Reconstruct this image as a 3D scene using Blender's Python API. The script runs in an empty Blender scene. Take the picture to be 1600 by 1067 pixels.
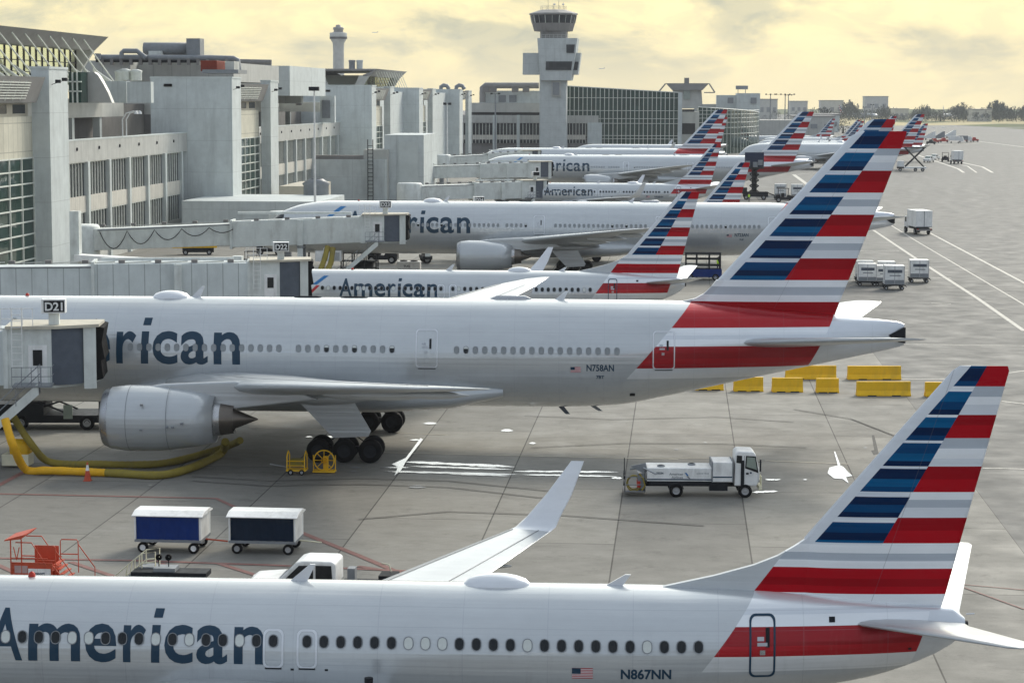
import bpy, bmesh, math, random
from mathutils import Vector, Matrix
random.seed(7)
S = bpy.context.scene
COL = S.collection
R = math.radians
# ---------------------------------------------------------------- camera
FPX, W0, H0, CH, HZ = 3420.0, 1600.0, 1067.0, 20.15, 153.0
pitch = math.atan((H0/2-HZ)/FPX); yaw = math.atan(264*math.cos(pitch)/FPX); roll = 0.003
fw = Vector((-math.sin(yaw)*math.cos(pitch), math.cos(yaw)*math.cos(pitch), -math.sin(pitch)))
rt0 = Vector((math.cos(yaw), math.sin(yaw), 0)); up0 = rt0.cross(fw)
rt = rt0*math.cos(roll)+up0*math.sin(roll); up = up0*math.cos(roll)-rt0*math.sin(roll)
CP = Vector((0, 0, CH))
cam = bpy.data.cameras.new('camera'); co = bpy.data.objects.new('camera', cam); COL.objects.link(co)
m = Matrix((rt, up, -fw)).transposed().to_4x4(); m.translation = CP; co.matrix_world = m
cam.sensor_fit = 'HORIZONTAL'; cam.sensor_width = 36; cam.lens = FPX/W0*36; cam.clip_start = 1; cam.clip_end = 40000
S.camera = co

def ray(px, py): return fw + rt*((px-W0/2)/FPX) - up*((py-H0/2)/FPX)
def gr(px, py, z=0.0):
    d = ray(px, py); return CP + d*((z-CH)/d.z)
def at(px, py, Y):
    d = ray(px, py); return CP + d*(Y/d.y)
def atX(px, py, X):
    d = ray(px, py); return CP + d*(X/d.x)

# ---------------------------------------------------------------- node helpers
class NT:
    def __init__(s, name):
        s.m = bpy.data.materials.new(name); s.m.use_nodes = True; s.t = s.m.node_tree
        s.b = s.t.nodes['Principled BSDF']; s.tc = None
    def n(s, t, **k):
        x = s.t.nodes.new(t)
        for a, v in k.items(): setattr(x, a, v)
        return x
    def l(s, a, b): s.t.links.new(a, b)
    def obj(s):
        if not s.tc: s.tc = s.n('ShaderNodeTexCoord')
        return s.tc.outputs['Object']
    def xyz(s):
        x = s.n('ShaderNodeSeparateXYZ'); s.l(s.obj(), x.inputs[0]); return x.outputs
    def M(s, op, a, b=None, c=None):
        x = s.n('ShaderNodeMath', operation=op)
        for i, v in enumerate((a, b, c)):
            if v is None: continue
            if isinstance(v, (int, float)): x.inputs[i].default_value = v
            else: s.l(v, x.inputs[i])
        return x.outputs[0]
    def mix(s, f, a, b, bt='MIX'):
        x = s.n('ShaderNodeMix', data_type='RGBA', blend_type=bt)
        for i, v in ((0, f), (6, a), (7, b)):
            if isinstance(v, (int, float)): x.inputs[i].default_value = v
            elif isinstance(v, tuple): x.inputs[i].default_value = v if len(v) == 4 else v+(1,)
            else: s.l(v, x.inputs[i])
        return x.outputs[2]
    def noise(s, scale, detail=4, rough=.55, vec=None, sc=None):
        x = s.n('ShaderNodeTexNoise'); x.inputs['Scale'].default_value = scale
        x.inputs['Detail'].default_value = detail; x.inputs['Roughness'].default_value = rough
        v = vec or s.obj()
        if sc:
            mp = s.n('ShaderNodeMapping'); mp.inputs['Scale'].default_value = sc; s.l(v, mp.inputs[0]); v = mp.outputs[0]
        s.l(v, x.inputs['Vector']); return x.outputs['Fac']
    def ramp(s, f, stops, mode='CONSTANT'):
        x = s.n('ShaderNodeValToRGB'); r = x.color_ramp; r.interpolation = mode
        while len(r.elements) > 1: r.elements.remove(r.elements[-1])
        r.elements[0].position = stops[0][0]; r.elements[0].color = stops[0][1]+(1,)
        for p, c in stops[1:]:
            e = r.elements.new(p); e.color = c+(1,)
        s.l(f, x.inputs[0]); return x.outputs[0]
    def mapr(s, f, a, b, c, d):
        x = s.n('ShaderNodeMapRange')
        for i, v in enumerate((a, b, c, d)): x.inputs[i+1].default_value = v
        s.l(f, x.inputs[0]); return x.outputs[0]
    def bump(s, h, strength, dist=.02):
        x = s.n('ShaderNodeBump'); x.inputs['Strength'].default_value = strength; x.inputs['Distance'].default_value = dist
        s.l(h, x.inputs['Height']); s.l(x.outputs[0], s.b.inputs['Normal'])

def mat(name, col, rough=.6, metal=0., var=.12, scale=1.5, grime=None, bump=0., spec=None, coat=0., emit=0.):
    if spec is None: spec = .35 if max(col) > .2 else .12
    """paint, metal, rubber ...: colour with wear noise"""
    k = NT(name); b = k.b
    b.inputs['Roughness'].default_value = rough; b.inputs['Metallic'].default_value = metal
    b.inputs['Specular IOR Level'].default_value = spec; b.inputs['Coat Weight'].default_value = coat
    b.inputs['Coat Roughness'].default_value = .08
    nz = k.noise(scale, 6, .65)
    f = k.mapr(nz, .3, .7, 1-var, 1+var)
    hsv = k.n('ShaderNodeHueSaturation'); hsv.inputs['Color'].default_value = tuple(col)+(1,); k.l(f, hsv.inputs['Value'])
    c = hsv.outputs[0]
    if grime:
        g = k.noise(scale*.7, 8, .7, sc=(1, 1, .25)); gf = k.mapr(g, .52, .75, 0, grime[0]); c = k.mix(gf, c, grime[1])
    k.l(c, b.inputs['Base Color'])
    r2 = k.mapr(k.noise(scale*2.3, 4), .3, .7, rough*.85, min(1, rough*1.15)); k.l(r2, b.inputs['Roughness'])
    if bump: k.bump(k.noise(scale*6, 5), bump)
    if emit: b.inputs['Emission Color'].default_value = tuple(col)+(1,); b.inputs['Emission Strength'].default_value = emit
    return k.m

GR = (.18, .16, .13)
MT = dict(
    white=mat('white_paint', (.80, .80, .78), .4, grime=(.35, GR)), offwhite=mat('bridge_paint', (.66, .69, .66), .55, grime=(.5, (.2, .18, .15)), scale=.8),
    ribbed=None, concrete=mat('pale_concrete', (.50, .50, .46), .85, grime=(.45, (.2, .2, .19)), scale=.25, bump=.2),
    bluecon=mat('painted_concrete', (.56, .60, .58), .8, grime=(.4, (.28, .29, .29)), scale=.18, bump=.15),
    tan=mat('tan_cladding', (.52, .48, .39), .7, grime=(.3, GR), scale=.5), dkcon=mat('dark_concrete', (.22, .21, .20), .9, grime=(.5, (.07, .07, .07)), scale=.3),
    roof=mat('roof_metal', (.26, .25, .24), .55, scale=.2, grime=(.3, GR)), silver=mat('shiny_roof', (.45, .44, .41), .45, .4, scale=.3),
    mullion=mat('mullion_paint', (.66, .68, .62), .5), dark=mat('dark_metal', (.016, .018, .022), .55, spec=.12), black=mat('rubber', (.008, .008, .009), .8, spec=.08),
    hub=mat('wheel_hub', (.35, .35, .35), .45, .3), chrome=mat('bare_metal', (.5, .5, .5), .3, .9), hot=mat('exhaust_metal', (.16, .14, .12), .35, .9),
    yellow=mat('yellow_paint', (.85, .50, .01), .6, grime=(.35, (.25, .17, .05)), var=.08), orange=mat('yellow_hose', (.80, .43, .01), .6, grime=(.3, (.3, .17, .03))),
    olive=mat('weathered_hose', (.27, .21, .03), .7, grime=(.6, (.1, .09, .05))), red=mat('red_paint', (.45, .03, .015), .5, grime=(.3, (.15, .03, .02))),
    orred=mat('orange_red_paint', (.52, .075, .03), .5, grime=(.25, (.2, .04, .03))),
    blue=mat('blue_tarp', (.006, .03, .16), .6, scale=2, bump=.5), navy=mat('navy_tarp', (.006, .016, .035), .6, scale=2, bump=.5),
    grey=mat('grey_paint', (.22, .235, .25), .5, grime=(.3, GR)), curtain=mat('grey_curtain', (.10, .115, .14), .8, scale=2),
    letters=mat('letter_blue', (.014, .045, .082), .35, var=.05, coat=.3), flagred=mat('flag_red', (.5, .03, .04), .4), cyan=mat('emblem_blue', (.02, .17, .42), .35),
    vest=mat('hi_vis', (.5, .8, .05), .7), skin=mat('skin', (.35, .2, .13), .6), glassy=mat('vehicle_glass', (.010, .013, .016), .15, spec=.3),
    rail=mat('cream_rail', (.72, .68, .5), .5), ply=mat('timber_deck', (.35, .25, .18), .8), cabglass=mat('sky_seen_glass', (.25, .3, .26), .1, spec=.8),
)
def glass_mat(name, col, rough=.08, spec=1.0, wob=.06, tint=(.05, .07, .06), cell=(2, 2, 2)):
    k = NT(name); b = k.b
    v = k.n('ShaderNodeTexVoronoi'); mp = k.n('ShaderNodeMapping'); mp.inputs['Scale'].default_value = tuple(1/c for c in cell); k.l(k.obj(), mp.inputs[0])
    w = k.n('ShaderNodeTexWhiteNoise'); s = k.n('ShaderNodeVectorMath', operation='FLOOR'); k.l(mp.outputs[0], s.inputs[0]); k.l(s.outputs[0], w.inputs['Vector'])
    k.l(k.mix(w.outputs['Value'], tuple(col), tuple(tint)), b.inputs['Base Color'])
    b.inputs['Roughness'].default_value = rough; b.inputs['Specular IOR Level'].default_value = spec; b.inputs['IOR'].default_value = 1.6
    k.bump(k.noise(.35, 2), wob, .3); return k.m
MT['gglass'] = glass_mat('green_glass', (.004, .028, .018), .08, .22, .12, (.012, .05, .036), (1.5, 1.5, 2.2))
MT['wglass'] = glass_mat('dark_window', (.008, .012, .018), .18, .12, .08, (.035, .04, .045), (1.2, 1.2, 3))
def clad_mat(name, col, ux, uz, lw=.06, dark=.55):
    """panelled cladding: joints every ux along the face and uz in height"""
    k = NT(name); X = k.xyz()
    s = k.M('ADD', X[0], X[1])
    a = k.M('LESS_THAN', k.M('FRACT', k.M('DIVIDE', s, ux)), lw/ux); c = k.M('LESS_THAN', k.M('FRACT', k.M('DIVIDE', X[2], uz)), lw/uz)
    j = k.M('MAXIMUM', a, c)
    nz = k.mapr(k.noise(.5, 6, .7), .3, .7, .88, 1.1); h = k.n('ShaderNodeHueSaturation'); h.inputs['Color'].default_value = tuple(col)+(1,); k.l(nz, h.inputs['Value'])
    st = k.mapr(k.noise(.8, 7, .7, sc=(1, 1, .12)), .5, .75, 0, .4)
    c0 = k.mix(st, h.outputs[0], tuple(x*.45 for x in col)); k.l(k.mix(k.M('MULTIPLY', j, dark), c0, tuple(x*.3 for x in col)), k.b.inputs['Base Color'])
    k.b.inputs['Roughness'].default_value = .7; return k.m
MT['ribbed'] = clad_mat('ribbed_tunnel', (.60, .64, .63), 1.25, 50, .07, .6)
MT['cladtan'] = clad_mat('tan_panels', (.60, .57, .46), 1.55, 2.9, .09)
MT['block'] = clad_mat('panelled_block', (.56, .60, .59), 6.5, 4.6, .07, .3)
MT['cladgrey'] = clad_mat('grey_panels', (.46, .46, .43), 3, 30, .1, .4)
MT['spandrel'] = clad_mat('ribbed_spandrel', (.60, .57, .50), .8, 30, .1, .5)
MT['tower'] = clad_mat('tower_panels', (.50, .53, .52), 30, 2.4, .08, .25)

# ---------------------------------------------------------------- livery
SIL = (.56, .585, .60); WH = (.82, .84, .86); LG = (.68, .71, .75); MG = (.46, .50, .55)
RD = (.42, .004, .012); RD2 = (.31, .003, .009); B1 = (.001, .058, .165); B2 = (.001, .018, .07); B3 = (.002, .11, .26)
def paint_base(k, c, rough=.24, coat=.3, spec=.5, met=.25):
    b = k.b
    d = k.mapr(k.noise(.9, 7, .7, sc=(.3, 1, 1)), .35, .7, 1.03, .93)
    h = k.n('ShaderNodeHueSaturation'); k.l(c, h.inputs['Color']); k.l(d, h.inputs['Value'])
    k.l(h.outputs[0], b.inputs['Base Color']); b.inputs['Metallic'].default_value = met
    b.inputs['Roughness'].default_value = rough; b.inputs['Coat Weight'].default_value = coat; b.inputs['Specular IOR Level'].default_value = spec; b.inputs['Coat Roughness'].default_value = .12
    k.bump(k.noise(1., 3, .5, sc=(.05, .8, 3.2)), .6, .06)
def livery(kind, part, L):
    k = NT(f'livery_{part}_{kind}'); X = k.xyz(); x, z = X[0], X[2]
    H = 20.0
    if kind == 'narrow':
        body = [(0, SIL), (3.16, WH), (3.6, RD), (3.95, RD2), (4.46, WH), (4.8, LG), (5.0, WH)]
        low = [(0, WH), (5.24, RD), (5.5, RD2), (5.75, RD), (6.02, WH), (6.28, MG), (6.55, WH), (6.82, RD), (7.2, RD2), (7.62, LG), (7.9, MG), (8.15, WH), (8.42, RD), (8.8, RD2), (9.2, LG), (9.45, WH), (9.73, MG), (10.01, RD), (10.4, RD2), (10.78, LG), (11.05, WH), (11.3, MG), (11.59, RD)]
        bl = [(0, WH), (6.81, 1), (7.64, WH if 0 else 0), (7.77, 1), (8.39, 0), (8.53, 1), (9.19, 0), (9.33, 1), (9.99, 0), (10.13, 1), (10.78, 0), (10.92, 1), (11.57, 0), (11.71, 1), (12.4, 1)]
        rows = [(6.81, 7.49), (7.64, 8.27), (8.39, 9.07), (9.19, 9.85), (9.99, 10.64), (10.78, 11.43), (11.57, 12.6)]
        cx, ck, cz = 30.3, .75, 3.6; ex, ek, ez = 36.5, .35, 3.8
        dx, dk, dz = 35.4, .5555, 6.81; lex, lek, lez = 33.08, .845, 6.99
        fintop = 6.81
    else:
        t = L-62.9
        body = [(0, SIL), (4.3, WH), (4.94, RD), (5.5, RD2), (6.19, WH), (6.6, LG), (6.85, WH), (7.22, RD)]
        low = [(0, RD), (7.9, RD2), (8.56, WH), (8.95, MG), (9.4, WH), (9.84, RD), (10.4, RD2), (11.06, LG), (11.5, MG), (11.9, WH), (12.34, RD), (12.9, RD2), (13.59, WH), (14., MG), (14.4, WH), (14.83, RD), (15.4, RD2), (16.06, LG), (16.5, WH), (16.9, MG), (17.33, RD)]
        rows = [(9.82, 10.82), (11.04, 12.07), (12.33, 13.32), (13.58, 14.56), (14.82, 15.8), (16.06, 17.07), (17.29, 18.6)]
        cx, ck, cz = 47.5+t, .87, 4.94; ex, ek, ez = 57.5+t, .5, 5.26
        dx, dk, dz = 55.98+t, .685, 9.83; lex, lek, lez = 52.0+t, .89, 9.74
        fintop = 9.82
    zn = k.M('DIVIDE', z, H)
    if part == 'body':
        st = [(a/H, c) for a, c in body]
        c = k.ramp(zn, st)
        # stripes start behind a raking line and stop short of the tail cone
        m1 = k.M('GREATER_THAN', k.M('SUBTRACT', x, k.M('MULTIPLY', k.M('SUBTRACT', z, cz), ck)), cx)
        m2 = k.M('LESS_THAN', k.M('SUBTRACT', x, k.M('MULTIPLY', k.M('SUBTRACT', z, ez), ek)), ex)
        c = k.mix(m2, k.ramp(zn, [(0, SIL), (.16 if kind == 'narrow' else .22, LG)]), c)
        c = k.mix(m1, SIL, c)
        # frame joints
        j = k.M('LESS_THAN', k.M('FRACT', k.M('DIVIDE', x, 2.54)), .011)
        j2 = k.M('LESS_THAN', k.M('ABSOLUTE', k.M('SUBTRACT', z, 4.42 if kind == 'narrow' else 6.95)), .012)
        j3 = k.M('LESS_THAN', k.M('ABSOLUTE', k.M('SUBTRACT', z, 3.28 if kind == 'narrow' else 5.2)), .012); j4 = k.M('LESS_THAN', k.M('ABSOLUTE', k.M('SUBTRACT', z, 4.95 if kind == 'narrow' else 7.8)), .012)
        jj = k.M('MAXIMUM', k.M('MAXIMUM', j, j2), k.M('MAXIMUM', j3, j4))
        c = k.mix(k.M('MULTIPLY', jj, .16), c, (.2, .22, .25))
        st = k.mapr(k.noise(2.2, 8, .7, sc=(1.2, 1, .12)), .52, .75, 0, .3); c = k.mix(k.M('MULTIPLY', st, k.mapr(z, 2.0, 4.5 if kind == 'narrow' else 6., 1, .15)), c, (.25, .24, .22))
    else:
        c1 = k.ramp(zn, [(a/H, c) for a, c in low])
        st = [(0, WH)]
        for i, (a, b) in enumerate(rows):
            h = b-a; o = [(B3, B2, B1), (B2, B1, B2), (B1, B3, B2), (B2, B3, B1), (B1, B2, B3), (B2, B1, B3), (B1, B2, B1)][i]
            st += [(a/H, o[0]), ((a+h*.2)/H, o[1]), ((a+h*.55)/H, o[2])]
            if i < 6: st.append((b/H, WH))
        c2 = k.ramp(zn, st)
        u = k.M('SUBTRACT', x, k.M('MULTIPLY', k.M('SUBTRACT', z, lez), lek))   # distance behind the leading edge
        c2 = k.mix(k.mapr(k.noise(1, 3, sc=(.25, 1, 5)), .35, .7, 0, .55), c2, k.mix(1., c2, (.35, .45, .6), 'MULTIPLY'))
        c2 = k.mix(k.M('GREATER_THAN', u, lex+(.42 if kind == 'narrow' else .75)), LG, c2)
        md = k.M('GREATER_THAN', k.M('SUBTRACT', x, k.M('MULTIPLY', k.M('SUBTRACT', z, dz), dk)), dx)
        md = k.M('MAXIMUM', md, k.M('LESS_THAN', z, fintop))
        c = k.mix(md, c2, c1)
        m1 = k.M('GREATER_THAN', k.M('SUBTRACT', x, k.M('MULTIPLY', k.M('SUBTRACT', z, cz), ck)), cx)
        c = k.mix(m1, SIL, c)
        # rudder hinge line
        rh = k.M('ABSOLUTE', k.M('SUBTRACT', k.M('SUBTRACT', x, k.M('MULTIPLY', z, .33 if kind == 'narrow' else .50)), (33.45 if kind == 'narrow' else 51.3+L-62.9)))
        c = k.mix(k.M('MULTIPLY', k.M('LESS_THAN', rh, .014), .3), c, (.1, .1, .12))
    paint_base(k, c, *((.24, .2, .4, .4) if part == 'body' else (.35, .0, .06, .0))); return k.m
def plain_paint(name, col, rough=.3):
    k = NT(name); r = k.n('ShaderNodeRGB'); r.outputs[0].default_value = col+(1,); paint_base(k, r.outputs[0], rough); return k.m
MT['silver_paint'] = plain_paint('silver_aircraft_paint', (.50, .525, .54)); MT['wing_paint'] = plain_paint('wing_grey_paint', (.46, .48, .49), .36)
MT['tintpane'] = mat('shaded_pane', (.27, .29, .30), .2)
MT['lip'] = mat('polished_lip', (.42, .43, .45), .3, .85)
MT['ltwhite'] = plain_paint('white_aircraft_paint', (.72, .74, .77))

# ---------------------------------------------------------------- mesh builder
class MB:
    def __init__(s): s.v = []; s.f = []; s.mi = []; s.mats = []; s.sm = []
    def _m(s, m):
        if m not in s.mats: s.mats.append(m)
        return s.mats.index(m)
    def add(s, vs, fs, m, smooth=False):
        o = len(s.v); s.v += [Vector(v) for v in vs]; k = s._m(m)
        for f in fs: s.f.append([o+i for i in f]); s.mi.append(k); s.sm.append(smooth)
        return s
    def box(s, x0, x1, y0, y1, z0, z1, m, T=None):
        vs = [Vector((x, y, z)) for z in (z0, z1) for x, y in ((x0, y0), (x1, y0), (x1, y1), (x0, y1))]
        if T: vs = [T @ v for v in vs]
        return s.add(vs, [(3, 2, 1, 0), (4, 5, 6, 7), (0, 1, 5, 4), (1, 2, 6, 5), (2, 3, 7, 6), (3, 0, 4, 7)], m)
    def prism(s, poly, y0, y1, m, axis='y'):
        """poly in (a,b), extruded along axis"""
        n = len(poly)
        def P(a, b, c): return {'y': (a, c, b), 'x': (c, a, b), 'z': (a, b, c)}[axis]
        vs = [P(a, b, y0) for a, b in poly]+[P(a, b, y1) for a, b in poly]
        fs = [list(range(n)), list(range(2*n-1, n-1, -1))]+[(i, (i+1) % n, n+(i+1) % n, n+i) for i in range(n)]
        return s.add(vs, fs, m)
    def tube(s, pts, r, m, n=8, cap=True, smooth=True):
        pts = [Vector(p) for p in pts]; rs = r if isinstance(r, (list, tuple)) else [r]*len(pts)
        vs = []; ref = None
        for i, p in enumerate(pts):
            d = (pts[min(i+1, len(pts)-1)]-pts[max(i-1, 0)]).normalized()
            if ref is None: ref = Vector((0, 0, 1)) if abs(d.z) < .9 else Vector((1, 0, 0))
            a = d.cross(ref).normalized(); b = a.cross(d).normalized(); ref = b
            vs += [p+(a*math.cos(t)+b*math.sin(t))*rs[i] for t in [2*math.pi*j/n for j in range(n)]]
        fs = [(i*n+j, i*n+(j+1) % n, (i+1)*n+(j+1) % n, (i+1)*n+j) for i in range(len(pts)-1) for j in range(n)]
        s.add(vs, fs, m, smooth)
        if cap: s.add(vs[:n], [list(range(n-1, -1, -1))], m); s.add(vs[-n:], [list(range(n))], m)
        return s
    def bar(s, a, b, w, m): return s.tube([a, b], w*.7, m, 4, True, False)
    def lathe(s, prof, m, origin=(0, 0, 0), axis='x', n=24, smooth=True):
        """prof [(along, radius)]"""
        o = Vector(origin); vs = []
        for a, r in prof:
            for j in range(n):
                t = 2*math.pi*j/n; c, d = r*math.cos(t), r*math.sin(t)
                vs.append(o+Vector({'x': (a, c, d), 'y': (c, a, d), 'z': (c, d, a)}[axis]))
        fs = [(i*n+j, i*n+(j+1) % n, (i+1)*n+(j+1) % n, (i+1)*n+j) for i in range(len(prof)-1) for j in range(n)]
        return s.add(vs, fs, m, smooth)
    def loft(s, rings, m, cap=True, smooth=True, close=True):
        n = len(rings[0]); vs = [v for r in rings for v in r]
        fs = [(i*n+j, i*n+(j+1) % n, (i+1)*n+(j+1) % n, (i+1)*n+j) for i in range(len(rings)-1) for j in range(n if close else n-1)]
        s.add(vs, fs, m, smooth)
        if cap and close: s.add(rings[0], [list(range(n-1, -1, -1))], m, False); s.add(rings[-1], [list(range(n))], m, False)
        return s
    def wheel(s, x, y, z, r, w, n=20, tyre=None, hub=None):
        t = tyre or MT['black']; h = hub or MT['hub']
        s.lathe([(-w/2, r*.55), (-w/2, r*.92), (-w*.35, r), (w*.35, r), (w/2, r*.92), (w/2, r*.55)], t, (x, y, z), 'y', n)
        s.lathe([(-w*.42, .001), (-w*.42, r*.2), (-w*.3, r*.35), (-w*.47, r*.56)], h, (x, y, z), 'y', n)
        s.lathe([(w*.47, r*.56), (w*.3, r*.35), (w*.42, r*.2), (w*.42, .001)], h, (x, y, z), 'y', n); return s
    def build(s, name, parent=None, world=False, bevel=0., fixn=True):
        me = bpy.data.meshes.new(name)
        off = parent.location if (parent and world) else Vector((0, 0, 0))
        me.from_pydata([tuple(v-off) for v in s.v], [], s.f)
        for mm in s.mats: me.materials.append(mm)
        me.polygons.foreach_set('material_index', s.mi); me.polygons.foreach_set('use_smooth', s.sm)
        if fixn:
            bm = bmesh.new(); bm.from_mesh(me); bmesh.ops.recalc_face_normals(bm, faces=bm.faces); bm.to_mesh(me); bm.free()
        me.update()
        o = bpy.data.objects.new(name, me); COL.objects.link(o)
        if parent: o.parent = parent
        if bevel:
            b = o.modifiers.new('bevel', 'BEVEL'); b.width = bevel; b.segments = 2; b.limit_method = 'ANGLE'
        return o
def tag(o, label=None, cat=None, group=None, kind=None):
    for a, v in (('label', label), ('category', cat), ('group', group), ('kind', kind)):
        if v: o[a] = v
    return o
def empty(name, loc, label, cat, group=None, rz=0, kind=None):
    o = bpy.data.objects.new(name, None); COL.objects.link(o); o.location = loc; o.rotation_euler = (0, 0, rz); o.empty_display_size = .2
    return tag(o, label, cat, group, kind)
def kids(o): return [c for c in COL.objects if c.parent == o]
def copy_tree(o, loc, rz=None, label=None, parent=None):
    c = o.copy(); COL.objects.link(c)
    if parent: c.parent = parent
    if loc is not None: c.location = loc
    if rz is not None: c.rotation_euler = (0, 0, rz)
    if label: c['label'] = label
    for ch in list(o.children): copy_tree(ch, None, parent=c)
    return c
def child_copy(o, parent, loc, rot=None):
    c = o.copy(); COL.objects.link(c); c.parent = parent; c.location = loc
    if rot: c.rotation_euler = rot
    return c
def text_bm(txt, size, off=0., sx=1.):
    """filled letters in the xy plane; height size, starting at x=0"""
    cu = bpy.data.curves.new('t', 'FONT'); cu.body = txt; cu.size = size; cu.offset = off; cu.resolution_u = 4
    o = bpy.data.objects.new('t', cu); COL.objects.link(o)
    dg = bpy.context.evaluated_depsgraph_get(); me = bpy.data.meshes.new_from_object(o.evaluated_get(dg))
    bm = bmesh.new(); bm.from_mesh(me); bpy.data.objects.remove(o); bpy.data.meshes.remove(me)
    xs = [v.co.x for v in bm.verts]; x0 = min(xs)
    for v in bm.verts: v.co.x = (v.co.x-x0)*sx
    return bm
def text_w(bm): return max(v.co.x for v in bm.verts)
def sign_text(name, txt, size, m, parent, fn, off=0., width=None, mats=None):
    bm = text_bm(txt, size, off)
    if width:
        w = text_w(bm)
        for v in bm.verts: v.co.x *= width/w
    for v in bm.verts: v.co = Vector(fn(v.co.x, v.co.y))
    me = bpy.data.meshes.new(name); bm.to_mesh(me); bm.free(); me.materials.append(m)
    o = bpy.data.objects.new(name, me); COL.objects.link(o); o.parent = parent; return o

# ---------------------------------------------------------------- airliners
def pchip(tab):
    n = len(tab)
    def f(x, k):
        if x <= tab[0][0]: return tab[0][k]
        if x >= tab[-1][0]: return tab[-1][k]
        i = max(j for j in range(n-1) if tab[j][0] <= x)
        def sl(j): return (tab[j+1][k]-tab[j][k])/(tab[j+1][0]-tab[j][0])
        def tg(j):
            if j == 0: return sl(0)
            if j == n-1: return sl(n-2)
            a, b = sl(j-1), sl(j)
            return 0 if a*b <= 0 else 2*a*b/(a+b)
        h = tab[i+1][0]-tab[i][0]; t = (x-tab[i][0])/h
        return (2*t**3-3*t*t+1)*tab[i][k]+(t**3-2*t*t+t)*h*tg(i)+(3*t*t-2*t**3)*tab[i+1][k]+(t**3-t*t)*h*tg(i+1)
    return f
F_N = [(0, 2.75, 2.65, .04), (.3, 3.25, 2.2, .5), (1.2, 3.95, 1.8, 1.1), (2.4, 4.75, 1.55, 1.5), (4, 5.25, 1.45, 1.78), (6, 5.43, 1.42, 1.88), (24, 5.43, 1.42, 1.88), (27.5, 5.43, 1.6, 1.85), (31, 5.38, 2.02, 1.62), (33, 5.28, 2.35, 1.35), (35, 5.12, 2.72, 1.0), (36.7, 4.98, 3.3, .6), (37.6, 4.92, 3.8, .38), (37.95, 4.6, 4.15, .2)]
F_W = [(0, 4.1, 4.0, .05), (.5, 4.9, 3.4, .85), (1.8, 6.2, 2.85, 1.6), (3.6, 7.5, 2.55, 2.4), (6, 8.25, 2.42, 2.9), (9, 8.58, 2.4, 3.1), (43, 8.62, 2.4, 3.1), (46.3, 8.62, 2.55, 3.05), (49.4, 8.6, 3.12, 2.85), (53, 8.42, 3.92, 2.3), (57, 8.05, 4.8, 1.6), (60, 7.75, 5.45, .95), (62.6, 7.47, 6.05, .3), (62.85, 7.35, 6.15, .12)]
TEXT_CACHE = {}
MESHES = {}
def conform(bm, fn, x0, z0, step, zt):
    z = step
    while z < zt:
        bmesh.ops.bisect_plane(bm, geom=bm.verts[:]+bm.edges[:]+bm.faces[:], plane_co=(0, z, 0), plane_no=(0, 1, 0)); z += step
    for v in bm.verts: v.co = fn(x0+v.co.x, z0+v.co.y)
def rrect(cx, cz, w, h, r, n=5):
    o = []
    for sx, sz, a0 in ((1, -1, -90), (1, 1, 0), (-1, 1, 90), (-1, -1, 180)):
        for i in range(n):
            a = R(a0+90*i/(n-1)); o.append((cx+sx*(w/2-r)+r*math.cos(a), cz+sz*(h/2-r)+r*math.sin(a)))
    # densify the long straight sides so that they follow the curve of the hull
    d = []
    for i, p in enumerate(o):
        q = o[(i+1) % len(o)]; d.append(p); L = math.hypot(q[0]-p[0], q[1]-p[1]); k = int(L/.22)
        d += [(p[0]+(q[0]-p[0])*j/(k+1), p[1]+(q[1]-p[1])*j/(k+1)) for j in range(1, k+1)]
    return d
def foil(chord, t, n=9):
    """section (dx,dz) closed loop, from trailing edge over the top to the leading edge and back"""
    up_, lo = [], []
    for i in range(n):
        u = .5*(1+math.cos(math.pi*i/(n-1))); y = 5*t*(.2969*math.sqrt(u)-.126*u-.3516*u*u+.2843*u**3-.1036*u**4)+.0015
        up_.append((u*chord, y*chord*1.15)); lo.append((u*chord, -y*chord*.85))
    return up_+lo[::-1][1:]
def wing_mesh(secs, side, mats, name, parent, n=9):
    """secs: (y, xle, chord, z, t)"""
    mb = MB(); rings = []
    for y, xl, c, z, t in secs: rings.append([Vector((xl+a, side*y, z+b)) for a, b in foil(c, t, n)])
    mb.loft(rings, mats[0])
    # polished leading edge strip
    k = len(mb.f)
    return mb.build(name, parent)

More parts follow.
